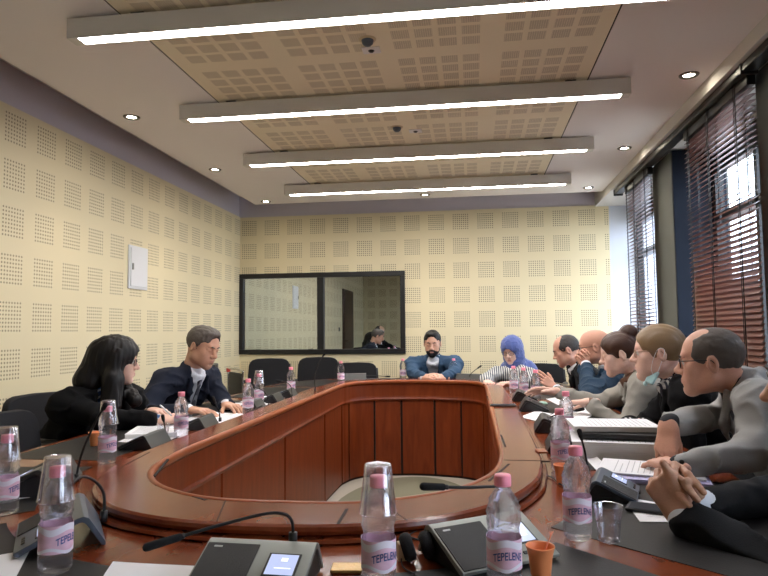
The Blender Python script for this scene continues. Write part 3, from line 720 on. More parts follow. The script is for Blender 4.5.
def stack(label, cx, cy, w, l, rz, z, h, mat='paper', name='paper_stack', cat='paper', top=True, group=None):
    t = thing(name, label, cat, (cx, cy, z), rz, group)
    q = MB(); q.box((-w / 2, -l / 2, 0), (w / 2, l / 2, h - .0015)); q.build('pages', ['paper_edge'] if mat == 'paper' else mat, t, bevel=.001)
    if top:
        q = MB(); q.box((-w / 2 - .002, -l / 2 + .002, h - .0015), (w / 2 - .002, l / 2 + .003, h)); s_ = q.build('top_sheet', mat, t)
        q = MB()
        for k in range(14):
            y = -l / 2 + .03 + k * (l - .06) / 14; q.box((-w / 2 + .02, y, h), (w / 2 - (.02 if k % 4 else .07), y + .0022, h + .0004))
        q.build('printed_text', 'print_ink', s_)
    return t
S = ZTOP + .002
sheet('white paper at the bottom left corner of the photo, cut by the edge', [(-25, 560), (30, 550), (12, 585), (-30, 600)], group=None)
sheet('large white paper at the front left, next to the bottle', [(113, 562), (216, 570), (206, 590), (95, 590)], curl=.1)
sheet('white paper left behind the front left corner bottle', [(-10, 488), (48, 485), (34, 497), (-14, 504)], lines=8)
sheet('loose white paper under the writing woman hand', [(118, 442), (150, 428), (188, 432), (160, 445)], z=S, lines=10, curl=.15)
p = atz(148, 438, S); stack('white stack of papers before the writing woman', p[0] - .02, p[1] + .12, .21, .28, .3, S + .003, .018)
sheet('open white document under the navy suit man hand', [(180, 420), (212, 412), (248, 414), (228, 425)], z=S, lines=12)
p = atz(236, 413, S); stack('thin stack of white papers right of the navy suit man hands', p[0] - .05, p[1] + .25, .21, .29, .15, S, .012)
sheet('white paper on the far left of the table beyond the navy suit man', [(240, 402), (262, 396), (285, 398), (266, 405)], z=S)
sheet('white sheet with a phone on it before the clasped hands', [(622, 497), (735, 516), (733, 523), (640, 522)], z=S, lines=9)
sheet('long white sheet running from the stacks toward the blue grey unit', [(568, 442), (583, 447), (612, 474), (596, 470)], z=S + .001, curl=.3)
p = atz(640, 477, S); stack('low pile of purple edged sheets, nearest the clasped hands', .53, 2.02, .22, .28, 1.35, S, .012, 'purple_paper')
stack('white printed sheets on the purple edged pile before the grey jacket man', .525, 2.05, .21, .29, 1.28, S + .0135, .006)
t = stack('thick stack of bound documents before the man in grey jacket', .49, 2.36, .24, .30, 1.45, S, .060, top=True)
t = stack('thick stack of bound documents beside the mask woman forearm', .46, 2.64, .22, .28, 1.5, S, .040, top=True)
t = thing('folder', 'black ring folder lying between the thick stacks and top papers', 'folder', (.53, 2.38, S + .0625), 1.42)
q = MB(); q.box((-.11, -.15, 0), (.11, .15, .004)); q.box((-.11, -.15, .016), (.11, .15, .020)); q.box((-.11, -.15, .004), (-.105, .15, .016)); q.build('cover', 'folder_black', t, bevel=.002)
q = MB(); q.box((-.103, -.145, .0045), (.106, .145, .0155)); q.build('pages', 'paper_edge', t)
stack('curling white papers on top of the black folder', .49, 2.42, .21, .29, 1.56, S + .0845, .018)
t = thing('notepad', 'yellow edged notepad beside the stack before the grey blazer woman', 'notepad', (.44, 2.86, S), 1.2)
q = MB(); q.box((-.08, -.1, 0), (.08, .1, .010)); q.build('pages', 'folder_yellow', t); q = MB(); q.box((-.08, -.1, .010), (.08, .1, .013)); q.build('top_sheet', 'paper', t)
sheet('white paper before the grey blazer woman', [(545, 418), (572, 405), (600, 411), (575, 425)], z=S, lines=9)
sheet('narrow white sheet beside the dark units on the right', [(520, 417), (536, 411), (552, 414), (536, 421)], z=S)
sheet('white paper under the bald man elbows', [(546, 399), (566, 396), (576, 402), (558, 405)], z=S)
# pens, phones and small things
def pen(label, a, b, mat='black_plastic', tip='chrome'):
    a, b = np.array(a, float), np.array(b, float); t = thing('pen', label, 'pen', tuple(a)); d = b - a
    q = MB(); q.tube([d * .08, d * .95, d], [.0042, .0042, .0030], 10); q.build('barrel', mat, t, True)
    q = MB(); q.tube([d * 0, d * .08], [.001, .0038], 10); q.build('tip', tip, t, True); return t
pen('black pen lying below the purple edged papers', atz(613, 491, S + .006), atz(640, 493, S + .006))
def phone(label, px, py, z, rz, scr=True):
    p = atz(px, py, z); t = thing('smartphone', label, 'phone', (p[0], p[1], z), rz)
    q = MB(); q.box((-.035, -.07, 0), (.035, .07, .008)); q.build('phone_body', 'black_plastic', t, bevel=.003)
    q = MB(); q.box((-.032, -.063, .008), (.032, .063, .0085)); q.build('screen', 'pillar_side', t); return t
phone('black smartphone on the white sheet under the clasped hands', 658, 511, S + .0016, 1.2)
phone('black smartphone lying on the table ledge near the headscarf woman', 503, 406, ZRING + .001, 1.6)
p = atz(347, 577, ZTOP)
q = MB(); q.box((-.035, -.02, 0), (.035, .022, .006)); o = tag(q.build('foil_wrapper', 'gold_foil', None, bevel=.002, loc=(p[0], p[1] + .03, S), rot=(0, 0, .1)), 'gold foil wrapper between the grey unit and the front bottle', 'wrapper')
p = atz(402, 566, ZTOP)
q = MB(); q.box((-.012, -.012, 0), (.012, .012, .032)); o = tag(q.build('carton', 'beige_card', None, bevel=.0015, loc=(p[0], p[1] + .03, S), rot=(0, 0, .3)), 'small beige carton between the front bottle and the headphones', 'carton')
p = atz(545, 403, ZTOP)
q = MB(); q.lathe([(.0001, .016), (.02, .013), (.03, .004), (.031, 0), (.0001, 0)], 20); o = tag(q.build('folded_mask', 'stone_green', None, True, loc=(.40, 3.92, S)), 'pale green folded face mask lying beside the right side bottles', 'face mask')
p = atz(544, 452, ZRING); q = MB(); q.box((-.016, -.03, 0), (.016, .03, .006)); q.build('ledge_flap', 'mahogany_lip', TB, bevel=.002, loc=(p[0] - .008, p[1], ZRING), rot=(0, 0, .1))
# ------------------------------------------------------------------ implicit surface modelling for people
def V(*a): return np.array(a, float)
def nrm(v): return v / (np.linalg.norm(v) + 1e-12)
class SDF:
    def __init__(s, h): s.h = h; s.p = []
    def _a(s, kind, lo, hi, fn, k, mat): s.p.append((kind, np.array(lo), np.array(hi), fn, k, mat)); return s
    def cone(s, a, b, ra, rb=None, k=.02, mat=0, op='add', sq=None):
        """tapered capsule; sq=(axis, factor) squashes it along an axis"""
        rb = ra if rb is None else rb; a = np.array(a, float); b = np.array(b, float); r = max(ra, rb)
        d = b - a; dd = d @ d + 1e-12
        def fn(x, y, z):
            px, py, pz = x - a[0], y - a[1], z - a[2]
            t = np.clip((px * d[0] + py * d[1] + pz * d[2]) / dd, 0, 1)
            qx, qy, qz = px - d[0] * t, py - d[1] * t, pz - d[2] * t
            if sq is not None:
                ax, f = sq; w = (qx * ax[0] + qy * ax[1] + qz * ax[2]) * (f - 1); qx = qx + ax[0] * w; qy = qy + ax[1] * w; qz = qz + ax[2] * w
            return np.sqrt(qx * qx + qy * qy + qz * qz) - (ra + (rb - ra) * t)
        return s._a(op, np.minimum(a, b) - r, np.maximum(a, b) + r, fn, k, mat)
    def ell(s, c, r, R=None, k=.02, mat=0, op='add'):
        c = np.array(c, float); r = np.array(r, float); R = np.eye(3) if R is None else R
        m = np.sqrt(((R * r) ** 2).sum(1)) 
        def fn(x, y, z):
            px, py, pz = x - c[0], y - c[1], z - c[2]
            u = [(px * R[0, i] + py * R[1, i] + pz * R[2, i]) for i in range(3)]
            k0 = np.sqrt(sum((u[i] / r[i]) ** 2 for i in range(3))); k1 = np.sqrt(sum((u[i] / r[i] ** 2) ** 2 for i in range(3))) + 1e-9
            return k0 * (k0 - 1) / k1
        return s._a(op, c - m, c + m, fn, k, mat)
    def box(s, c, hf, R=None, rd=.01, k=.01, mat=0, op='add'):
        c = np.array(c, float); hf = np.array(hf, float); R = np.eye(3) if R is None else R; m = np.abs(R * hf).sum(1) + rd
        def fn(x, y, z):
            px, py, pz = x - c[0], y - c[1], z - c[2]
            q = [np.abs(px * R[0, i] + py * R[1, i] + pz * R[2, i]) - hf[i] for i in range(3)]
            return np.sqrt(sum(np.maximum(v, 0) ** 2 for v in q)) + np.minimum(np.maximum(q[0], np.maximum(q[1], q[2])), 0) - rd
        return s._a(op, c - m, c + m, fn, k, mat)
    def torus(s, c, R, ra, rb, r, k=.01, mat=0, op='add'):
        """ring in the plane of R[:,0], R[:,1] with half axes ra, rb"""
        P = [c + R[:, 0] * ra * math.cos(t) + R[:, 1] * rb * math.sin(t) for t in np.linspace(0, 2 * PI, 15)]
        for a, b in zip(P[:-1], P[1:]): s.cone(a, b, r, r, k=k, mat=mat, op=op)
        return s
    def mesh(s, noise=None, smooth=1):
        h = s.h; pad = 3 * h
        adds = [p for p in s.p if p[0] == 'add']
        lo = np.min([p[1] for p in adds], 0) - pad; hi = np.max([p[2] for p in adds], 0) + pad
        n = np.ceil((hi - lo) / h).astype(int) + 1
        F = np.full(n, .3, np.float32); ID = np.zeros(n, np.int16); BD = np.full(n, 9., np.float32)
        ax = [lo[i] + h * np.arange(n[i]) for i in range(3)]
        for kind, a, b, fn, k, mat in s.p:
            mg = k + 3 * h if kind != 'paint' else h
            i0 = np.maximum(0, np.floor((a - mg - lo) / h).astype(int)); i1 = np.minimum(n, np.ceil((b + mg - lo) / h).astype(int) + 1)
            if (i1 <= i0).any(): continue
            sl = tuple(slice(i0[j], i1[j]) for j in range(3))
            x, y, z = ax[0][sl[0]][:, None, None], ax[1][sl[1]][None, :, None], ax[2][sl[2]][None, None, :]
            d = fn(x, y, z).astype(np.float32); f = F[sl]
            if kind == 'add':
                w = np.maximum(k - np.abs(f - d), 0) / k if k > 0 else 0
                F[sl] = np.minimum(f, d) - w * w * k * .25
                bd = BD[sl]; m_ = d < bd; ID[sl] = np.where(m_, mat, ID[sl]); BD[sl] = np.where(m_, d, bd)
            elif kind == 'sub':
                w = np.maximum(k - np.abs(-d - f), 0) / k if k > 0 else 0
                F[sl] = np.maximum(f, -d) + w * w * k * .25
            elif kind == 'paint':
                ID[sl] = np.where(d < 0, mat, ID[sl])
        if noise:
            X, Y, Z = np.meshgrid(*ax, indexing='ij', sparse=True)
            F = F + noise(X, Y, Z).astype(np.float32)
        # surface nets
        ins = F < 0
        c = np.zeros(np.array(n) - 1, np.int8)
        for dx in (0, 1):
            for dy in (0, 1):
                for dz in (0, 1): c += ins[dx:n[0] - 1 + dx, dy:n[1] - 1 + dy, dz:n[2] - 1 + dz]
        act = (c > 0) & (c < 8); idx = np.argwhere(act); K = len(idx)
        vid = np.full(act.shape, -1, np.int32); vid[act] = np.arange(K)
        acc = np.zeros((K, 3)); cnt = np.zeros(K)
        cor = [(x, y, z) for x in (0, 1) for y in (0, 1) for z in (0, 1)]
        cv = {q: F[idx[:, 0] + q[0], idx[:, 1] + q[1], idx[:, 2] + q[2]] for q in cor}
        for q in cor:
            for a_ in range(3):
                if q[a_] == 0:
                    r = list(q); r[a_] = 1; r = tuple(r); f0, f1 = cv[q], cv[r]; mk = (f0 < 0) != (f1 < 0)
                    t = np.where(mk, f0 / np.where(mk, f0 - f1, 1), 0); p = np.array(q, float)[None] + np.zeros((K, 3)); p[:, a_] += t
                    acc += p * mk[:, None]; cnt += mk
        v = lo + h * (idx + acc / cnt[:, None])
        fs = []
        for a_ in range(3):
            b_, c_ = (a_ + 1) % 3, (a_ + 2) % 3
            s0 = [slice(1, -1)] * 3; s0[a_] = slice(0, -1); s1 = [slice(1, -1)] * 3; s1[a_] = slice(1, None)
            A, B = ins[tuple(s0)], ins[tuple(s1)]; e = np.argwhere(A != B); 
            if not len(e): continue
            sg = A[e[:, 0], e[:, 1], e[:, 2]]
            e = e + 1; e[:, a_] -= 1
            def g(db, dc):
                w = e.copy(); w[:, b_] -= db; w[:, c_] -= dc; return vid[w[:, 0], w[:, 1], w[:, 2]]
            qd = np.stack([g(1, 1), g(0, 1), g(0, 0), g(1, 0)], 1); qd[~sg] = qd[~sg][:, ::-1]; fs.append(qd)
        f = np.concatenate(fs); f = f[(f >= 0).all(1)]
        for _ in range(smooth):
            s_ = np.zeros_like(v); ct = np.zeros(K)
            for i in range(4):
                a1, b1 = f[:, i], f[:, (i + 1) % 4]
                np.add.at(s_, a1, v[b1]); np.add.at(ct, a1, 1); np.add.at(s_, b1, v[a1]); np.add.at(ct, b1, 1)
            v = v * .45 + .55 * s_ / np.maximum(ct, 1)[:, None]
        fc = v[f].mean(1); gi = np.clip(np.round((fc - lo) / h).astype(int), 0, n - 1)
        return v, f, ID[gi[:, 0], gi[:, 1], gi[:, 2]]
def sdf_obj(name, parts, mats, parent, noise=None, smooth=1):
    """parts: one SDF or several of different fineness, all in world space -> ONE mesh"""
    if isinstance(parts, SDF): parts = [parts]
    vs, fs, ms, o = [], [], [], 0
    for p in parts:
        v, f, m_ = p.mesh(noise, smooth); vs.append(v); fs.append(f + o); ms.append(m_); o += len(v)
    v = np.concatenate(vs) - np.array(parent.location); f = np.concatenate(fs); mi = np.concatenate(ms)
    me = bpy.data.meshes.new(name); me.vertices.add(len(v)); me.vertices.foreach_set('co', v.astype(np.float32).ravel())
    me.loops.add(f.size); me.loops.foreach_set('vertex_index', f.astype(np.int32).ravel())
    me.polygons.add(len(f)); me.polygons.foreach_set('loop_start', np.arange(0, f.size, 4, dtype=np.int32)); me.polygons.foreach_set('loop_total', np.full(len(f), 4, np.int32))
    for q in mats: me.materials.append(MATS[q])
    me.polygons.foreach_set('material_index', mi.astype(np.int32)); me.update(calc_edges=True); me.validate(); me.shade_smooth()
    ob = bpy.data.objects.new(name, me); COL.objects.link(ob); ob.parent = parent
    return ob
def Rot(yaw, pitch=0, roll=0):
    """columns: x=right of the person, y=forward, z=up. yaw = heading of forward (angle from +X), pitch>0 looks down, roll>0 tilts to the right"""
    f = V(math.cos(yaw), math.sin(yaw), 0); z = V(0, 0, 1); r = np.cross(f, z)
    cp, sp = math.cos(pitch), math.sin(pitch)
    f2 = f * cp - z * sp; z2 = z * cp + f * sp
    cr, sr = math.cos(roll), math.sin(roll)
    r3 = r * cr - z2 * sr; z3 = z2 * cr + r * sr
    return np.stack([r3, f2, z3], 1)
def bez(a, b, t): return a * (1 - t) + b * t
# ---- hand
def hand(S_, wr, d, n, side, curl=(.3, .4, .3), mat=0, sc=1.0, thumb=(.6, .7, -.35), spread=.06, fingers=None, tcurl=.3, wext=.03):
    """wr wrist, d palm direction, n back of the hand, side +1 right hand / -1 left hand; the thumb leaves the side of the palm"""
    d = nrm(np.array(d, float)); n = np.array(n, float); n = nrm(n - d * (n @ d)); l = np.cross(d, n) * -side    # towards the thumb
    kn = [wr + sc * (d * a + l * b + n * .004) for a, b in ((.086, .030), (.090, .010), (.086, -.011), (.078, -.030))]
    for i, q in enumerate(kn):
        S_.cone(wr + sc * (d * .006 + l * (.016 - .0105 * i)), q, .0135 * sc, .0105 * sc, k=.014 * sc, mat=mat)
    S_.cone(wr - d * wext * sc, wr + d * .012 * sc, .023 * sc, .024 * sc, k=.02, mat=mat, sq=(n, 1.35))
    L_ = ((.041, .026, .021), (.046, .030, .022), (.042, .028, .021), (.033, .021, .019))
    for i, q in enumerate(kn):
        cl = fingers[i] if fingers else curl
        u = nrm(d + l * (spread * (1.5 - i))); p = q; ang = 0; r = .0088 if i < 3 else .0078
        for j in range(3):
            ang += cl[j]; dd = u * math.cos(ang) - n * math.sin(ang); e = p + dd * L_[i][j] * sc
            S_.cone(p, e, r * sc * (1 - .06 * j), r * sc * (.95 - .08 * j), k=.004 * sc, mat=mat); p = e
    p = wr + sc * (d * .022 + l * .018 - n * .004); t1 = nrm(d * thumb[0] + l * thumb[1] + n * thumb[2]); e = p + t1 * .042 * sc
    S_.cone(p, e, .0150 * sc, .0115 * sc, k=.014 * sc, mat=mat)
    t2 = nrm(t1 * 1 + d * tcurl - l * tcurl * .4); e2 = e + t2 * .032 * sc; S_.cone(e, e2, .0108 * sc, .0098 * sc, k=.005 * sc, mat=mat)
    t3 = nrm(t2 + d * tcurl * .6 - l * tcurl * .5); S_.cone(e2, e2 + t3 * .024 * sc, .0098 * sc, .0082 * sc, k=.005 * sc, mat=mat)
# ---- head (materials 0 skin, 1 lips, 2 eye white, 3 iris, 4 brow/stubble hair)
def head(S_, c, R, sc=1.0, female=False, nose=1.0, stub=None, chin=1.0, jaw=1.0, browmat=4, closed=False):
    def P(x, y, z): return c + R @ (V(x, y, z) * sc)
    def E(x, y, z, a, b, d_, k=.02, mat=0, op='add', RR=None): S_.ell(P(x, y, z), V(a, b, d_) * sc, R if RR is None else R @ RR, k=k * sc, mat=mat, op=op)
    def C(a, b, ra, rb=None, k=.02, mat=0, op='add'): S_.cone(P(*a), P(*b), ra * sc, (rb if rb is not None else ra) * sc, k=k * sc, mat=mat, op=op)
    E(0, -.018, .030, .074, .094, .084, .03); E(0, .010, .035, .066, .074, .070, .03)
    E(0, .022, -.040, .056 * jaw, .062, .072, .03)
    C((-.046 * jaw, .0, -.062), (-.016, .068, -.098 * chin), .020, .016, .035); C((.046 * jaw, .0, -.062), (.016, .068, -.098 * chin), .020, .016, .035)
    E(0, .074, -.100 * chin, .020, .016, .015, .025)
    for s in (-1, 1):
        E(s * .040, .060, -.024, .022, .018, .020, .03)
        E(s * .030, .062, -.060, .022, .020, .026, .03)
    C((-.032, .078, .022), (.032, .078, .022), .012 if not female else .009, None, .022)
    # sockets
    for s in (-1, 1): E(s * .031, .098, .002, .019, .016, .013, .016, 0, 'sub')
    # nose
    C((0, .084, .012), (0, .106, -.026), .0072 * nose, .0105 * nose, .014); E(0, .104 + .003 * nose, -.030, .0115 * nose, .012 * nose, .0095 * nose, .010)
    for s in (-1, 1): E(s * .012 * nose, .096, -.034, .0085, .010, .0075, .008)
    for s in (-1, 1): E(s * .0065, .103, -.0405, .0032, .0045, .003, .003, 0, 'sub')
    # mouth
    E(0, .080, -.066, .026, .018, .020, .02)
    E(0, .0925, -.0605, .021, .0075, .0052, .004); E(0, .0915, -.0705, .018, .0080, .0062, .004)
    C((-.020, .0905, -.0655), (.020, .0905, -.0655), .0014, None, .003, 0, 'sub')
    E(0, .092, -.082, .014, .008, .0045, .010, 0, 'sub')
    # eyes
    for s in (-1, 1):
        if not closed:
            E(s * .031, .0775, .001, .0125, .0118, .0118, .002, 2)
            E(s * .0305, .0838, .0008, .0058, .0058, .0058, .001, 3)
        C((s * .019, .0800, .0085), (s * .044, .0750, .0070), .0062, .0058, .010)
        if closed: E(s * .031, .0785, .0015, .0138, .0125, .0105, .006)
        C((s * .020, .0775, -.0095), (s * .043, .0735, -.0090), .0050, .0050, .010)
    # ears
    for s in (-1, 1):
        RR = np.array(Matrix.Rotation(-s * .35, 3, 'Z') @ Matrix.Rotation(-.15, 3, 'X'))
        E(s * .076, -.012, -.010, .0085, .0185, .031, .008, 0, RR=RR)
        E(s * .084, -.009, -.006, .006, .010, .018, .004, 0, 'sub', RR=RR)
        E(s * .075, .002, -.014, .007, .006, .008, .006)
    E(0, .097, -.0612, .0205, .016, .0040, 0, 1, 'paint'); E(0, .097, -.0705, .0185, .016, .0052, 0, 1, 'paint')
    if stub: # painted beard / stubble
        E(0, .045, -.085, .072, .075, .048, 0, stub, 'paint'); E(0, .05, -.075, .020, .10, .004, 0, 1, 'paint') if False else None
        E(0, .100, -.049, .030, .03, .0065, 0, stub, 'paint')
        for s in (-1, 1): E(s * .066, .030, -.045, .016, .016, .045, 0, stub, 'paint')
        E(0, .094, -.0655, .020, .018, .0085, 0, 1, 'paint')
def eyebrows(parent, c, R, sc, mat, female):
    S_ = SDF(.0021 * sc); g = .0026 if female else .0036; y = -.0015 if female else .0055
    P = lambda x, y_, z: c + R @ (V(x, y_, z) * sc)
    for s in (-1, 1):
        a, b, d = P(s * .014, .0885 + y, .0195), P(s * .030, .0875 + y, .0245), P(s * .048, .0745 + y * .5, .0200)
        S_.cone(a, b, g * sc, g * 1.05 * sc, k=.003); S_.cone(b, d, g * 1.05 * sc, g * .6 * sc, k=.003)
    sdf_obj('eyebrows', S_, [mat], parent, smooth=1)
def glasses(parent, c, R, sc, mat='black_frame', rim=.0016, w=.024, hh=.016, half=False, z=.0, y=.0985):
    t = np.array(parent.location); P = lambda x, y_, z_: c + R @ (V(x, y_, z_) * sc) - t
    q = MB()
    for s in (-1, 1):
        pts = [P(s * .032 + w * math.copysign(abs(math.cos(a)) ** .6, math.cos(a)), y - .006 * abs(s * .032 + w * math.cos(a)) / .05, z + hh * math.copysign(abs(math.sin(a)) ** .6, math.sin(a)) - .001) for a in np.linspace(0, 2 * PI, 25)]
        q.tube(pts, rim * sc, 6, cap=False)
        q.tube([P(s * (.032 + w), y - .007, z + .006), P(s * .071, y - .022, z + .007), P(s * .078, .01, z + .006), P(s * .079, -.010, z + .004), P(s * .077, -.022, z - .010)], rim * 1.05 * sc, 6)
    q.tube([P(-.009, y - .001, z + .004), P(0, y + .003, z + .006), P(.009, y - .001, z + .004)], rim * sc, 6)
    g = q.build('glasses', mat, parent, True)
    q = MB()
    for s in (-1, 1): q.add([P(s * .032 + w * .95 * math.copysign(abs(math.cos(a)) ** .6, math.cos(a)), y - .006 * abs(s * .032 + w * math.cos(a)) / .05, z + hh * .95 * math.copysign(abs(math.sin(a)) ** .6, math.sin(a)) - .001) for a in np.linspace(0, 2 * PI, 25)[:-1]], [tuple(range(24))])
    q.build('lens', 'window_glass', g)
    return g
def ik(S, W_, la, lb, pole):
    d = W_ - S; L_ = min(np.linalg.norm(d), (la + lb) * .995); u = nrm(d); a = (la * la - lb * lb + L_ * L_) / (2 * L_); h = math.sqrt(max(la * la - a * a, 1e-5))
    p = pole - u * (pole @ u); return S + u * a + nrm(p) * h
_lat = np.random.RandomState(3).rand(40, 40, 40).astype(np.float32)
def vnoise(x, y, z):
    i = [np.floor(v).astype(int) for v in (x, y, z)]; f = [v - np.floor(v) for v in (x, y, z)]; f = [v * v * (3 - 2 * v) for v in f]; r = 0
    for a in (0, 1):
        for b in (0, 1):
            for c in (0, 1):
                r = r + _lat[(i[0] + a) % 40, (i[1] + b) % 40, (i[2] + c) % 40] * (f[0] if a else 1 - f[0]) * (f[1] if b else 1 - f[1]) * (f[2] if c else 1 - f[2])
    return r
def folds(amp=.012, cell=.075):
    def f(X, Y, Z):
        w = vnoise(X / .11 + 3, Y / .11, Z / .11 + 7) * 1.2
        n = vnoise(X / cell + w, Y / cell * .8 + w, Z / cell * 1.25 - w); r = (1 - 2 * np.abs(n - .5)) ** 4
        n2 = vnoise(X / cell * 2.3 + 9 + w, Y / cell * 2, Z / cell * 2.6)
        return -amp * (r - .3) - amp * .35 * (n2 - .5)
    return f
def hairnoise(amp, R, c, cs=(.010, .030, .030)):
    def f(X, Y, Z):
        px, py, pz = X - c[0], Y - c[1], Z - c[2]
        u = [px * R[0, i] + py * R[1, i] + pz * R[2, i] for i in range(3)]
        w = 1.5 * vnoise(u[0] / .05 + 5, u[1] / .05 + 5, u[2] / .05 + 5)
        return -amp * (vnoise(u[0] / cs[0] + 50 + w, u[1] / cs[1] + 50 + w, u[2] / cs[2] + 50) - .5) * 2
    return f
# ---- person
def person(label, head_c, face, pelvis, body_yaw, wrists, hands, skin, hair, outfit, sc=1.0, hv=.0036, hopts={}, poles=(V(0, 0, -1), V(0, 0, -1)), neck_off=None, width=1.0, style='short', gl=None, legs=True, name='person', elbows=(None, None), torso_fat=1.0):
    """face = (yaw, pitch, roll) of the head; wrists = (left, right) world points; hands = functions adding each hand"""
    root = thing(name, label, 'person', (pelvis[0], pelvis[1], 0))
    R = Rot(*face); B = Rot(body_yaw); fw = B[:, 1]; rt = B[:, 0]
    c = np.array(head_c, float); Nk = c + R @ (V(0, -.035, -.115) * sc) * .6 + (fw * -.045 + V(0, 0, -.125)) * sc * 1.0 if neck_off is None else c + np.array(neck_off)
    Pv = np.array(pelvis, float) + V(0, 0, .09); u = nrm(Nk - Pv); f2 = nrm(np.cross(u, rt)) ; f2 = f2 if f2 @ fw > 0 else -f2
    Rb = np.stack([rt, f2, u], 1)
    sw = .185 * sc * width
    SL = Nk - rt * sw - u * .055 * sc; SR = Nk + rt * sw - u * .055 * sc
    la, lb = .285 * sc, .265 * sc
    WL, WRt = [np.array(w, float) for w in wrists]
    def reach(S, W_):   # bring the shoulder forward when the target is far
        d = W_ - S; L_ = np.linalg.norm(d); mx = (la + lb) * .985
        return S if L_ < mx else S + nrm(d) * (L_ - mx)
    SL, SR = reach(SL, WL), reach(SR, WRt)
    EL = ik(SL, WL, la, lb, poles[0]) if elbows[0] is None else np.array(elbows[0], float)
    ER = ik(SR, WRt, la, lb, poles[1]) if elbows[1] is None else np.array(elbows[1], float)
    def torso(S_, gr, mat=0, arms=True, cuffs=.0, T=1.0):
        fat = torso_fat
        S_.ell(Nk - u * .20 * sc + f2 * .005, V(.155 * width, .108 * fat, .20) * sc + gr, Rb, k=.06, mat=mat)
        S_.ell(bez(Pv, Nk, .38), V(.140 * width, .112 * fat, .17) * sc + gr, Rb, k=.06, mat=mat)
        S_.ell(Pv + u * .02, V(.165 * width, .125 * fat, .12) * sc + gr, Rb, k=.06, mat=mat)
        S_.cone(SL, SR, .056 * sc + gr, .056 * sc + gr, k=.05, mat=mat)
        S_.cone(Nk + u * .015, bez(Nk, SL, .75) + u * .012, .050 * sc + gr * .6, .050 * sc + gr * .6, k=.04, mat=mat); S_.cone(Nk + u * .015, bez(Nk, SR, .75) + u * .012, .050 * sc + gr * .6, .050 * sc + gr * .6, k=.04, mat=mat)
        if arms:
            for S0, E0, W0 in ((SL, EL, WL), (SR, ER, WRt)):
                g2_ = gr if gr > 0 else gr - .008; S_.cone(S0, E0, .054 * sc + g2_, .043 * sc + g2_, k=.045, mat=mat)
                we = bez(E0, W0, 1 - cuffs); S_.cone(E0, we, .043 * sc + g2_, .030 * sc + (gr if gr > 0 else gr + .002), k=.03, mat=mat)
    # body: coarse trunk and arms, fine head, fine hands, one mesh
    trunk = SDF(.012); torso(trunk, -.016)
    if legs:
        for s in (-1, 1):
            hp = Pv + rt * s * .09; kn = Pv + rt * s * .12 + fw * .42 + V(0, 0, .0); kn[2] = .55; an = kn + fw * .02; an = V(an[0], an[1], .09)
            trunk.cone(hp, kn, .070, .050, k=.04); trunk.cone(kn, an, .050, .034, k=.03)
    hd = SDF(hv * sc); hk = dict(hopts)
    hd.cone(Nk - u * .03, c + R @ (V(0, -.030, -.045) * sc), .058 * sc * (.86 if hk.get('female') else 1), .050 * sc * (.86 if hk.get('female') else 1), k=.03)
    head(hd, c, R, sc, **hk)
    parts = [trunk, hd]
    for i, hf in enumerate(hands):
        if hf is None: continue
        Hs = SDF(.0028 * sc if hv < .004 else .0036); hf(Hs, (WL, WRt)[i], (EL, ER)[i]); parts.append(Hs)
    o = outfit
    sdf_obj('body', parts, [skin, skin + '_lip', 'eye_white', 'eye_dark', hair], root)
    eyebrows(root, c, R, sc, hair, hk.get('female', False))
    nz = folds()
    cuff = o.get('cuff', .10)
    if 'shirt' in o:
        S_ = SDF(.0055); torso(S_, -.006, arms=False, T=1)
        S_.torus(Nk + u * .030 + f2 * .008, Rb, .060 * sc, .062 * sc, .009, k=.012); S_.torus(Nk + u * .042 + f2 * .006, Rb, .057 * sc, .060 * sc, .008, k=.012)
        for s in (-1, 1):
            n_ = nrm(f2 + rt * s * .55 + u * .25); v_ = nrm(u - n_ * (u @ n_) - rt * s * .35); v_ = nrm(v_ - n_ * (v_ @ n_)); w_ = np.cross(v_, n_)
            S_.box(Nk + rt * s * .034 + f2 * .066 + u * .022, V(.016, .0025, .026), np.stack([w_, n_, v_], 1), rd=.0025, k=.004)
        for E0, W0, hf in ((EL, WL, 0), (ER, WRt, 1)):
            dd = nrm(W0 - E0); S_.cone(W0 - dd * .085, W0 - dd * o.get('cuff_gap', .012), .036 * sc, .035 * sc, k=.005)
        sdf_obj('shirt', S_, [o['shirt']], root)
    if 'jacket' in o:
        S_ = SDF(o.get('h', .0075)); torso(S_, .010, cuffs=cuff)
        # collar at the back of the neck
        for a in np.linspace(-2.3, 2.3, 10):
            pass
        ring = [Nk + u * (.012 + .016 * math.cos(a)) + Rb @ (V(math.sin(a) * .074, -math.cos(a) * .066 - .004, 0) * sc) for a in np.linspace(-1.6, 1.6, 11)]
        for a, b in zip(ring[:-1], ring[1:]): S_.cone(a, b, .013, .013, k=.012)
        if o.get('open', True):
            dep = o.get('vdepth', .30); vw = o.get('vwide', .050)
            S_.cone(Nk + f2 * .050 + u * .070, Nk + f2 * .128 - u * dep * .5, .066, vw * .75, k=.008, op='sub'); S_.cone(Nk + f2 * .128 - u * dep * .5, Nk + f2 * .150 - u * dep, vw * .75, .008, k=.012, op='sub')
            for s in (-1, 1):
                pts = [Nk + rt * s * .072 + f2 * .058 + u * .022, Nk + rt * s * (vw + .030) + f2 * .105 - u * .05, Nk + rt * s * (vw + .012) + f2 * .128 - u * dep * .45, Nk + rt * s * .016 + f2 * .136 - u * dep * .95]
                for i, (a, b) in enumerate(zip(pts[:-1], pts[1:])): S_.cone(a, b, (.016, .019, .014)[i], (.019, .014, .006)[i], k=.003, mat=0, sq=(f2, 1.3))
        sdf_obj(o.get('jname', 'jacket'), S_, [o['jacket']], root, noise=nz)
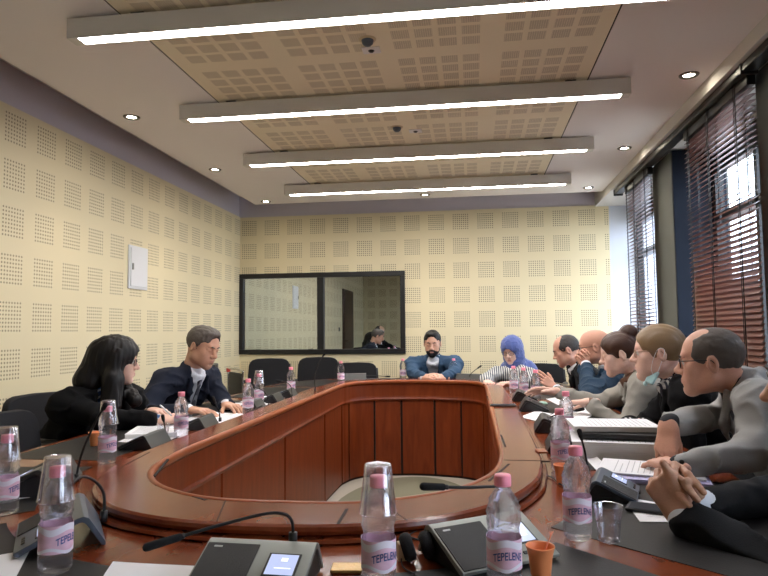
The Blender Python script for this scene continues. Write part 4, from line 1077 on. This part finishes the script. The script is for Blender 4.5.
    if 'tie' in o:
        S_ = SDF(.005); S_.cone(Nk + f2 * .074 + u * .012, Nk + f2 * .086 - u * .012, .015, .011, k=.005)
        p0 = Nk + f2 * .088 - u * .015; p1 = Nk + f2 * (.128 * torso_fat) - u * .15; p2 = Nk + f2 * (.136 * torso_fat) - u * .30
        S_.cone(p0, p1, .014, .021, k=.006, sq=(f2, 2.2)); S_.cone(p1, p2, .021, .026, k=.006, sq=(f2, 2.2))
        sdf_obj('tie', S_, [o['tie']], root)
    if legs:
        S_ = SDF(.014); S_.ell(Pv, V(.175 * width, .14, .12), Rb, k=.05)
        for s in (-1, 1):
            hp = Pv + rt * s * .09; kn = Pv + rt * s * .12 + fw * .42; kn[2] = .55; an = V(kn[0] + fw[0] * .02, kn[1] + fw[1] * .02, .10)
            S_.cone(hp, kn, .088, .066, k=.05); S_.cone(kn, an, .066, .055, k=.03)
        sdf_obj('trousers', S_, [o.get('pants', 'cloth_black')], root, noise=nz)
        S_ = SDF(.010)
        for s in (-1, 1):
            an = Pv + rt * s * .12 + fw * .44; S_.cone(V(an[0], an[1], .045) - fw * .03, V(an[0], an[1], .036) + fw * .17, .042, .034, k=.02); 
        sdf_obj('shoes', S_, ['black_plastic'], root)
    # hair
    def HP(x, y, z): return c + R @ (V(x, y, z) * sc)
    H = SDF(max(.0038, hv) * sc)
    def he(x, y, z, a, b, d_, k=.02, op='add', mat=0): H.ell(HP(x, y, z), V(a, b, d_) * sc, R, k=k * sc, op=op, mat=mat)
    def cap(g): he(0, -.018, .030, .074 + g, .094 + g, .084 + g, .02); he(0, .010, .035, .066 + g, .074 + g, .070 + g, .02)
    def ears_out():
        for s in (-1, 1): he(s * .085, -.006, -.018, .026, .021, .034, .006, 'sub')
    def below(z, y=-.2): H.box(HP(0, y + .2, z - .15), V(.2, .3, .15) * sc, R, rd=0, k=.006, op='sub')
    if style in ('short', 'fade'):
        cap(.006); he(0, .030, .088, .056, .056, .034, .02)
        he(0, .122, -.020, .078, .082, .118, .008, 'sub'); ears_out(); below(-.048)
        for s in (-1, 1): he(s * .074, .082, -.035, .045, .068, .085, .008, 'sub')
    elif style == 'balding':
        cap(.0035); he(0, .072, .070, .062, .098, .070, .008, 'sub'); he(0, .110, -.02, .085, .098, .10, .008, 'sub'); ears_out(); below(-.055)
    elif style == 'receding':
        cap(.0040); he(0, .100, .050, .070, .085, .085, .008, 'sub'); he(0, .120, -.03, .082, .098, .10, .008, 'sub'); he(.035, .055, .105, .022, .06, .03, .008, 'sub'); he(-.035, .055, .105, .022, .06, .03, .008, 'sub'); ears_out(); below(-.058)
    elif style == 'bun':
        cap(.008); he(0, .125, -.030, .072, .085, .098, .008, 'sub'); ears_out(); below(-.06)
        for s in (-1, 1): he(s * .075, .075, -.05, .03, .055, .07, .008, 'sub')
        he(0, -.080, .100, .050, .050, .046, .006)
    elif style == 'tied':
        cap(.007); he(0, .125, -.028, .074, .088, .098, .008, 'sub'); ears_out(); below(-.06); he(0, -.125, .012, .030, .030, .034, .012)
        for s in (-1, 1): he(s * .075, .078, -.05, .03, .055, .08, .008, 'sub')
    elif style == 'long':
        cap(.020); he(0, -.03, -.03, .085, .085, .09, .03)
        for s in (-1, 1):
            H.cone(HP(s * .072, .015, .01), HP(s * .085, .0, -.10), .024, .036, k=.03); H.cone(HP(s * .085, .0, -.10), c + R @ (V(s * .10, -.01, -.10) * sc) + V(0, 0, -.13), .038, .040, k=.04)
        H.cone(HP(0, -.09, .02), HP(0, -.12, -.12), .060, .062, k=.04); H.cone(HP(0, -.12, -.12), c - fw * .16 + V(0, 0, -.30), .064, .034, k=.04)
        H.cone(c - fw * .10 + rt * .05 + V(0, 0, -.15), c - fw * .12 + rt * .11 + V(0, 0, -.27), .045, .030, k=.04); H.cone(HP(.08, .02, -.10), c + fw * .085 + rt * .06 + V(0, 0, -.21), .032, .030, k=.04)
        H.cone(HP(-.08, .02, -.10), c + fw * .10 - rt * .04 + V(0, 0, -.20), .032, .034, k=.04)
        he(0, .118, -.035, .056, .066, .098, .012, 'sub'); he(0, .10, -.09, .045, .06, .05, .012, 'sub')
    if style not in ('none', 'hijab'):
        sdf_obj('hair', H, [hair], root, noise=hairnoise(*dict(long=(.004, R, c, (.010, .012, .15)), short=(.0024, R, c, (.008, .014, .016)), bun=(.002, R, c, (.008, .06, .03)), tied=(.002, R, c, (.008, .06, .03))).get(style, (.0014, R, c, (.010, .012, .012)))))
    if style == 'hijab':
        U = SDF(.005); U.ell(HP(0, -.01, .032), V(.080, .090, .082) * sc, R, k=.01); U.ell(HP(0, .112, -.035), V(.060, .066, .094) * sc, R, k=.006, op='sub'); sdf_obj('under_cap', U, ['cloth_black'], root)
        cap(.020); he(0, -.02, -.03, .088, .095, .10, .03)
        H.cone(HP(0, .0, -.10), Nk + u * .01, .085, .085, k=.05); H.cone(HP(-.0, .045, -.12), Nk + f2 * .07 - u * .04, .045, .06, k=.04)
        H.ell(Nk + f2 * .035 - u * .09, V(.165, .115, .14), Rb, k=.05); H.ell(Nk - f2 * .02 - u * .06, V(.17, .12, .10), Rb, k=.05)
        H.cone(Nk + f2 * .10 - u * .10, Nk + f2 * .13 - u * .22, .06, .05, k=.04)
        he(0, .118, -.030, .055, .075, .078, .010, 'sub')
        sdf_obj('headscarf', H, [o['scarf']], root, noise=folds(.005, .035))
    if gl: glasses(root, c, R, sc, **gl)
    root_info = dict(root=root, c=c, R=R, Nk=Nk, SL=SL, SR=SR, EL=EL, ER=ER, Rb=Rb, u=u, f2=f2, rt=rt, HP=HP)
    return root_info
# cloth and skin
def skin(name, col, lip):
    pm(name, col, .48, bump=.12, bscale=240, var=.10, spec=.4); MATS[name].node_tree.nodes['Principled BSDF'].inputs['Subsurface Weight'].default_value = .08
    MATS[name].node_tree.nodes['Principled BSDF'].inputs['Subsurface Radius'].default_value = (.02, .008, .004); pm(name + '_lip', lip, .45)
skin('skin_tan', (.56, .31, .21), (.44, .20, .15)); skin('skin_warm', (.60, .35, .25), (.50, .25, .19)); skin('skin_pale', (.72, .46, .37), (.60, .28, .24)); skin('skin_ruddy', (.60, .32, .23), (.48, .23, .18))
pm('eye_white', (.62, .58, .55), .2); pm('eye_dark', (.03, .018, .012), .15)
pm('hair_black', (.007, .006, .006), .5, spec=.35); pm('hair_brown', (.045, .022, .014), .40, bump=.22, bscale=500); pm('hair_auburn', (.055, .022, .013), .40, bump=.22, bscale=500)
pm('hair_fair', (.20, .125, .062), .42, bump=.22, bscale=500, var=.25); pm('hair_grey', (.085, .070, .060), .6, bump=.3, bscale=600, var=.3); pm('hair_dark_grey', (.040, .033, .030), .6, bump=.3, bscale=600, var=.3)
pm('cloth_black', (.006, .006, .007), .95, bump=.25, bscale=400, spec=.2); pm('cloth_navy', (.009, .012, .024), .9, bump=.25, bscale=500, spec=.3); pm('cloth_blue', (.036, .075, .135), .85, bump=.25, bscale=500, spec=.3)
pm('cloth_deep_blue', (.012, .032, .062), .85, bump=.25, bscale=500, spec=.3); pm('cloth_grey', (.33, .33, .325), .9, bump=.3, bscale=450, var=.08, spec=.3); pm('cloth_grey_check', (.30, .285, .255), .9, bump=.3, bscale=380, var=.12, spec=.3)
pm('cloth_charcoal', (.014, .0145, .016), .95, bump=.25, bscale=400, spec=.25); pm('cloth_white', (.72, .74, .80), .8, bump=.1, bscale=200); pm('cloth_dark_shirt', (.020, .021, .026), .85); pm('cloth_brown', (.17, .09, .06), .8)
pm('scarf_blue', (.072, .105, .30), .85, bump=.2, bscale=300, sheen=.3); pm('mask_blue', (.40, .62, .64), .8, bump=.1)
def stripes(name, c1, c2, freq, axis='X', wid=.5, tilt=0.0):
    m, N, L, P = nmat(name); g = N.new('ShaderNodeTexCoord'); mp = N.new('ShaderNodeMapping'); mp.inputs['Rotation'].default_value = (tilt, tilt, 0)
    L.new(g.outputs['Object'], mp.inputs[0]); s = N.new('ShaderNodeSeparateXYZ'); L.new(mp.outputs[0], s.inputs[0])
    f = mth(N, L, 'LESS_THAN', mth(N, L, 'FRACT', mth(N, L, 'MULTIPLY', s.outputs[axis], freq)), wid)
    mx = N.new('ShaderNodeMix'); mx.data_type = 'RGBA'; mx.inputs[6].default_value = (*c1, 1); mx.inputs[7].default_value = (*c2, 1); L.new(f, mx.inputs[0]); L.new(mx.outputs[2], P.inputs['Base Color']); P.inputs['Roughness'].default_value = .85
stripes('cloth_stripe', (.04, .045, .07), (.60, .60, .60), 62, 'X', .5, .3); stripes('cloth_stripe_vertical', (.05, .055, .08), (.55, .55, .52), 55, 'X', .5, 0); stripes('tie_grey', (.07, .075, .10), (.26, .27, .31), 70, 'Z', .35, .7); stripes('tie_blue', (.03, .08, .22), (.45, .50, .60), 40, 'Z', .3, .6)
def hfun(d, n, side, **kw):
    return lambda S_, W_, E_: hand(S_, W_, V(*d), V(*n), side, **kw)
zt = ZTOP
D = math.pi / 180
# ------------------------------------------------------------------ the people at the table
# 1 grey jacket man, right foreground
c1 = aty(710, 361, 2.25)
W1L, W1R = atz(676, 467, .795), aty(668, 424, 2.17)
g1 = person('balding man in grey jacket and glasses, arms crossed on the table at the right', c1, (158 * D, 4 * D, 0), (1.16, 2.42, .50), 164 * D, (W1L, W1R),
    (hfun((-.3, .93, -.05), (-.1, 0, .99), -1, curl=(.35, .4, .3)), hfun((-.16, -.25, -.95), (-.75, -.65, .1), 1, curl=(.35, .5, .3), thumb=(.95, .25, -.3), wext=.004)), 'skin_ruddy', 'hair_grey',
    dict(jacket='cloth_grey', shirt='cloth_dark_shirt', pants='cloth_charcoal', vdepth=.22, cuff=.08, h=.0065), sc=.93, hv=.0027, style='receding', gl=dict(rim=.0020), neck_off=(.115, .02, -.092), hopts=dict(stub=None, nose=1.12), width=1.22,
    elbows=(aty(757, 452, 2.02), aty(738, 412, 2.52)), poles=(V(.3, -.6, -.3), V(0, .8, -.4)))
q_ = MB(); bb = np.array(aty(682, 462, 1.885)) - np.array(g1['root'].location); q_.tube([bb, bb + V(-.004, -.008, .002)], [.007, .006], 10); q_.build('cuff_button', 'black_plastic', g1['root'], True)
# 2 woman with face mask under her chin
c2 = aty(658, 352, 2.85)
g2 = person('fair haired woman in black jacket, glasses and a face mask pulled under her chin', c2, (168 * D, 3 * D, 0), (1.16, 2.98, .50), 168 * D, (atz(642, 424, .79), atz(628, 424, .79)),
    (hfun((-.5, .85, 0), (0, 0, 1), -1, curl=(.3, .4, .3)), hfun((-.2, -.95, 0), (0, 0, 1), 1, curl=(.3, .4, .3))), 'skin_pale', 'hair_fair',
    dict(jacket='cloth_black', shirt='cloth_stripe', vdepth=.30, cuff=.10), sc=.97, hv=.0030, style='tied', gl=dict(mat='cloth_brown', rim=.0014), hopts=dict(female=True, jaw=.95, browmat=4), width=.94, neck_off=(.078, .01, -.140), poles=(V(.5, -.6, -.3), V(.2, .8, -.4)))
def mask(g):
    HP, r = g['HP'], g['root']
    S_ = SDF(.0036); c, R = g['c'], g['R']
    Rm = R @ np.array(Matrix.Rotation(.55, 3, 'X'))
    S_.box(HP(0, .050, -.112), V(.036, .004, .030), Rm, rd=.003, k=.004)
    for s in (-1, 1): S_.box(HP(s * .046, .034, -.104), V(.016, .004, .027), Rm @ np.array(Matrix.Rotation(-s * .9, 3, 'Z')), rd=.003, k=.006)
    for z in (-.012, .0, .012): S_.cone(HP(-.04, .057, -.110 + z), HP(.04, .057, -.110 + z), .003, .003, k=.003)
    m_ = sdf_obj('face_mask', S_, ['mask_blue'], r)
    t = np.array(r.location)
    for s in (-1, 1):
        q = MB(); q.tube(spline([HP(s * .056, .030, -.098) - t, HP(s * .062, .035, -.06) - t, HP(s * .078, .006, .012) - t, HP(s * .084, -.022, .008) - t, HP(s * .072, .0, -.055) - t, HP(s * .056, .022, -.104) - t], 6), .0011, 5); q.build('ear_loop', 'cloth_white', m_, True)
mask(g2)
# 3 woman with a bun
c3 = aty(619, 353, 3.5)
g3 = person('woman with dark hair bun in grey check blazer, reaching across the table', c3, (172 * D, 14 * D, 0), (1.13, 3.66, .50), 168 * D, (aty(590, 402, 3.42), aty(558, 392, 3.72)),
    (hfun((-.95, .25, -.1), (.1, 0, 1), -1, curl=(.3, .3, .2)), hfun((-.98, 0, .05), (0, .5, .85), 1, curl=(.15, .25, .2))), 'skin_pale', 'hair_auburn',
    dict(jacket='cloth_grey_check', shirt='cloth_brown', vdepth=.30, cuff=.08), sc=.93, hv=.0034, style='bun', hopts=dict(female=True, jaw=.93, closed=True), width=.92, poles=(V(.4, -.4, -.7), V(.3, .5, -.7)), neck_off=(.088, .01, -.140))
# 4 bald man, hands clasped at the mouth
c4 = aty(594, 347, 4.35)
h4 = aty(583, 358, 4.33)
g4 = person('bald man in deep blue jacket and glasses, clasped hands against his mouth', c4, (168 * D, 8 * D, 0), (1.12, 4.50, .50), 168 * D, (h4 + V(.010, -.045, -.040), h4 + V(.010, .050, -.040)),
    (hfun((-.35, .55, .80), (-.4, -.8, .3), -1, curl=(.8, .9, .5), spread=.02), hfun((-.35, -.55, .80), (-.4, .8, .3), 1, curl=(.8, .9, .5), spread=.02)), 'skin_ruddy', 'hair_dark_grey',
    dict(jacket='cloth_deep_blue', shirt='cloth_white', vdepth=.28, cuff=.10), sc=.97, hv=.0036, style='none', gl=dict(rim=.002), hopts=dict(nose=1.1), width=1.05, neck_off=(.11, .01, -.135), elbows=(atz(590, 398, .80), atz(578, 394, .80) + V(.08, .12, 0)))
# 5 man looking down
c5 = aty(566, 350, 4.98)
w5 = aty(554, 388, 4.85)
g5 = person('man with greying receding hair in charcoal suit, looking down at the far right', c5, (178 * D, 20 * D, 0), (1.05, 5.20, .50), 176 * D, (w5, w5 + V(.05, .25, -.02)),
    (hfun((-.75, 0, .66), (.3, -.9, .2), -1, curl=(.2, .3, .2)), hfun((-1, 0, 0), (0, 0, 1), 1)), 'skin_ruddy', 'hair_dark_grey',
    dict(jacket='cloth_charcoal', shirt='cloth_white', vdepth=.26, cuff=.12), sc=.95, hv=.0036, style='balding', hopts=dict(closed=True), width=1.0, neck_off=(.095, .01, -.140), poles=(V(.3, -.3, -.8), V(.3, .5, -.7)))
# 6 woman with headscarf
c6 = aty(512, 350, 5.62)
g6 = person('woman in blue headscarf and glasses reading at the far right corner', c6, (-118 * D, 18 * D, 4 * D), (.52, 6.14, .50), -112 * D, (atz(514, 384, .79) + V(.0, .05, 0), atz(487, 382, .79)),
    (hfun((-.9, -.35, 0), (0, 0, 1), -1, curl=(.4, .4, .3)), hfun((.2, -.9, -.1), (0, .1, 1), 1, curl=(.4, .4, .3))), 'skin_pale', 'hair_black',
    dict(jacket='cloth_stripe_vertical', scarf='scarf_blue', jname='blouse', open=False, cuff=.03), sc=.95, hv=.0036, style='hijab', gl=dict(rim=.0016), hopts=dict(female=True, closed=True), width=.95, poles=(V(.6, .2, -.5), V(-.7, .2, -.3)))
phone('dark smartphone before the headscarf woman hands', 492, 385, S + .001, .6)
# 7 man at the head of the table
c7 = aty(432.5, 343, 5.90)
mh = atz(433.5, 378.5, .79)
g7 = person('dark haired bearded man in blue blazer at the far end of the table, hands folded', c7, (-92 * D, 12 * D, 0), (-.39, 6.42, .50), -92 * D, (mh + V(.085, .045, .005), mh + V(-.085, .045, .005)),
    (hfun((-.85, -.45, .12), (.3, -.5, .8), -1, curl=(.5, .7, .4), spread=.02), hfun((.85, -.45, .12), (-.3, -.5, .8), 1, curl=(.5, .7, .4), spread=.02)), 'skin_warm', 'hair_black',
    dict(jacket='cloth_blue', shirt='cloth_white', vdepth=.26, cuff=.09, vwide=.045), sc=.99, hv=.0036, style='short', hopts=dict(stub=4, closed=True), width=1.12, poles=(V(.9, .3, -.4), V(-.9, .3, -.4)), neck_off=(0, .055, -.165))
# 8 man in navy suit, left
c8 = aty(203, 346, 3.6)
g8 = person('man in navy suit, white shirt and grey tie reading at the left', c8, (-16 * D, 20 * D, -3 * D), (-1.98, 3.80, .50), -14 * D, (atz(226, 405, .785), atz(190, 410, .785)),
    (hfun((.8, -.6, -.05), (.1, 0, 1), -1, curl=(.25, .35, .2)), hfun((.95, -.2, -.05), (-.1, 0, 1), 1, curl=(.25, .35, .2))), 'skin_tan', 'hair_grey',
    dict(jacket='cloth_navy', shirt='cloth_white', tie='tie_grey', vdepth=.34, cuff=.08, h=.0065), sc=.99, hv=.0027, style='short', hopts=dict(closed=True, nose=1.1), width=1.12, poles=(V(-.2, .8, -.4), V(-.5, -.6, -.4)), neck_off=(-.085, .035, -.165))
# 9 long haired woman, left
c9 = aty(117, 360, 3.0)
W9 = atz(158, 421, .79)
g9 = person('woman with long black hair and glasses in black jacket, writing at the left', c9, (24 * D, 8 * D, 0), (-2.02, 3.0, .50), -28 * D, (atz(152, 411, .79), W9),
    (hfun((.8, -.5, 0), (0, 0, 1), -1, curl=(.3, .4, .3)), hfun((.90, .25, .10), (-.2, -.45, .85), 1, curl=(.75, .8, .4))), 'skin_pale', 'hair_black',
    dict(jacket='cloth_black', shirt='tie_blue', vdepth=.32, vwide=.075, cuff=.07, h=.007), sc=.95, hv=.0028, style='long', gl=dict(rim=.0020), hopts=dict(female=True), width=1.04, poles=(V(-.3, .8, -.4), V(-.5, -.7, -.3)), neck_off=(-.075, 0, -.16), torso_fat=1.12)
pen('white pen in the writing woman hand', aty(172, 416, 2.75), aty(160, 405, 2.72), 'white_plastic')
# 10 man with clasped hands, right front (head just outside the frame)
c10 = aty(818, 381, 1.60)
W10L, W10R = aty(683, 519, 1.47), aty(672, 479, 1.508) + V(.053, .031, -.062)
g10 = person('man in dark suit at the right edge, his hands clasped on the table', c10, (163 * D, 6 * D, 0), (1.14, 1.66, .50), 170 * D, (W10L, W10R),
    (hfun((-.42, .20, .88), (-.52, -.82, -.05), -1, fingers=[(1.15, .9, .5), (1.2, 1.0, .5), (1.2, 1.0, .5), (1.2, 1.0, .6)], thumb=(.8, .1, .1), spread=.03, tcurl=.1, sc=1.0),
     hfun((-.6, -.35, .7), (-.18, .9, .29), 1, fingers=[(1.2, .8, .35), (1.2, .85, .35), (1.2, .9, .35), (1.2, .9, .4)], thumb=(.75, .1, -.55), spread=.05, sc=1.0)), 'skin_tan', 'hair_grey',
    dict(jacket='cloth_charcoal', shirt='cloth_white', vdepth=.3, cuff=.10, h=.006, cuff_gap=.004), sc=1.0, hv=.0036, style='short', hopts=dict(nose=1.15), width=1.05, neck_off=(.12, .02, -.17), elbows=(aty(790, 577, 1.34), aty(800, 497, 1.74)))
# 11 bearded man at the near left corner, seen in the booth window
c11 = V(-1.93, .95, 1.19)
g11 = person('bearded man in dark suit beside the near left corner, seen mirrored in the booth window', c11, (25 * D, 6 * D, 0), (-2.17, .88, .50), 30 * D, (V(-1.52, 1.28, .79), V(-1.46, 1.10, .79)),
    (hfun((.9, .1, 0), (0, 0, 1), -1), hfun((.8, .6, 0), (0, 0, 1), 1)), 'skin_warm', 'hair_dark_grey', dict(jacket='cloth_black', shirt='cloth_white', tie='tie_grey', vdepth=.3), sc=1.02, hv=.0045, style='balding', hopts=dict(stub=4), poles=(V(-.3, .7, -.5), V(0, -.8, -.4)))
# ------------------------------------------------------------------ chairs
def chair(label, x, y, yaw, arms=True, top=.92, group='black conference chairs'):
    t = thing('conference_chair', label, 'chair', (x, y, 0), yaw - PI / 2, group)
    def rb(w, d, h0, h1, yc, name, mat, lean=0, n=20, pw=.42):
        q = MB(); P = []
        for k in (0, 1):
            for i in range(n):
                a = 2 * PI * i / n; u = w * math.copysign(abs(math.cos(a)) ** pw, math.cos(a)); z = (h0 + h1) / 2 + (h1 - h0) / 2 * math.copysign(abs(math.sin(a)) ** pw, math.sin(a))
                P.append((u, yc - lean * (z - h0) + (k - .5) * d + .05 * (u / w) ** 2 * .6, z))
        q.add(P, [tuple(range(n))[::-1], tuple(range(n, 2 * n))] + [(i, (i + 1) % n, n + (i + 1) % n, n + i) for i in range(n)]); return q.build(name, mat, t, bevel=.010, seg=3)
    rb(.225, .045, .52, top, -.22, 'backrest', 'chair_fabric', .12)
    q = MB(); P = []; n = 20
    for z in (.43, .485):
        for i in range(n):
            a = 2 * PI * i / n; P.append((.23 * math.copysign(abs(math.cos(a)) ** .4, math.cos(a)), .23 * math.copysign(abs(math.sin(a)) ** .4, math.sin(a)), z))
    q.add(P, [tuple(range(n))[::-1], tuple(range(n, 2 * n))] + [(i, (i + 1) % n, n + (i + 1) % n, n + i) for i in range(n)]); q.build('seat', 'chair_fabric', t, bevel=.014, seg=3)
    for s in (-1, 1):
        q = MB(); q.tube(spline([(s * .235, .22, .012), (s * .240, .21, .40), (s * .245, .19, .64), (s * .245, .12, .665)], 6), .011, 10); q.build('leg', 'black_frame', t, True)
        q = MB(); q.tube(spline([(s * .235, -.26, .012), (s * .236, -.20, .42), (s * .232, -.235, .60), (s * .215, -.275, top - .06)], 6), .011, 10); q.build('leg', 'black_frame', t, True)
        if arms:
            q = MB(); q.tube([(s * .245, .20, .672), (s * .245, .0, .674), (s * .238, -.22, .668)], .020, 10); q.build('armrest', 'black_plastic', t, True)
    q = MB(); q.tube([(-.235, .20, .42), (.235, .20, .42)], .009, 8); q.tube([(-.235, -.20, .42), (.235, -.20, .42)], .009, 8); q.build('seat_frame', 'black_frame', t, True)
    return t
chair('empty black chair at the left table edge, nearest the camera', -1.76, 2.52, 6 * D, top=.86)
chair('black chair of the long haired woman at the left', -2.05, 3.08, -10 * D, top=.88)
chair('black chair of the man in navy suit', -2.13, 3.80, -8 * D, top=.88)
chair('empty black chair between the navy suit man and the booth wall', -2.0, 4.72, -20 * D, top=.84)
chair('black chair of the man in blue blazer', -.39, 6.56, -90 * D, top=.86)
chair('black chair behind the headscarf woman', .60, 6.30, -105 * D, top=.86)
chair('black chair of the man in charcoal suit', 1.17, 5.22, 180 * D, top=.86)
chair('black chair of the bald man in blue jacket', 1.20, 4.50, 180 * D, top=.86)
chair('black chair of the woman with a hair bun', 1.21, 3.66, 180 * D, top=.86)
chair('black chair of the woman with the face mask', 1.22, 2.98, 180 * D, top=.86)
chair('black chair of the man in grey jacket', 1.22, 2.42, 180 * D, top=.82)
chair('black chair of the clasped hands man', 1.20, 1.66, 180 * D, top=.82)
chair('black chair of the bearded man at the near left corner', -2.20, .86, 30 * D, top=.86)
chair('empty black chair with round back below the left booth pane', -2.16, 6.50, -80 * D, top=.91)
chair('empty black chair with round back below the middle of the booth window', -1.66, 6.55, -88 * D, top=.92)
chair('low empty black chair below the right booth pane', -1.22, 6.36, -90 * D, arms=False, top=.87)
# folding chair frame with a red clip
t = thing('side_chair', 'chair with thin pale metal frame and red clip at the far left corner', 'chair', (-1.98, 5.72, 0), -.9)
q = MB(); q.box((-.19, -.215, .50), (.19, -.20, .83)); q.build('backrest', 'chair_mesh', t, bevel=.006)
q = MB(); q.tube(spline([(-.215, -.21, .45), (-.215, -.215, .80), (-.19, -.215, .855), (.19, -.215, .855), (.215, -.215, .80), (.215, -.21, .45)], 5), .009, 8); q.build('back_frame', 'chrome', t, True)
q = MB(); q.box((-.20, -.2, .43), (.20, .2, .46)); q.build('seat', 'chair_mesh', t, bevel=.008)
for sx in (-1, 1):
    for sy in (-1, 1):
        q = MB(); q.tube([(sx * .2, sy * .19, .44), (sx * .21, sy * .21, .0)], .009, 8); q.build('leg', 'chrome', t, True)
q = MB(); q.box((-.225, -.23, .825), (-.195, -.20, .86)); q.build('clip', 'red_plastic', t, bevel=.003)
t = thing('case', 'dark upright slanted case standing by the left wall behind the navy suit man', 'case', (-2.28, 5.35, 0), .3)
q = MB(); q.box((-.05, -.16, .0), (.05, .16, .92)); q.build('case_body', 'black_plastic', t, bevel=.01); q = MB(); q.tube([(0, -.06, .92), (0, -.06, .95), (0, .06, .95), (0, .06, .92)], .007, 6); q.build('handle', 'black_rubber', t, True)
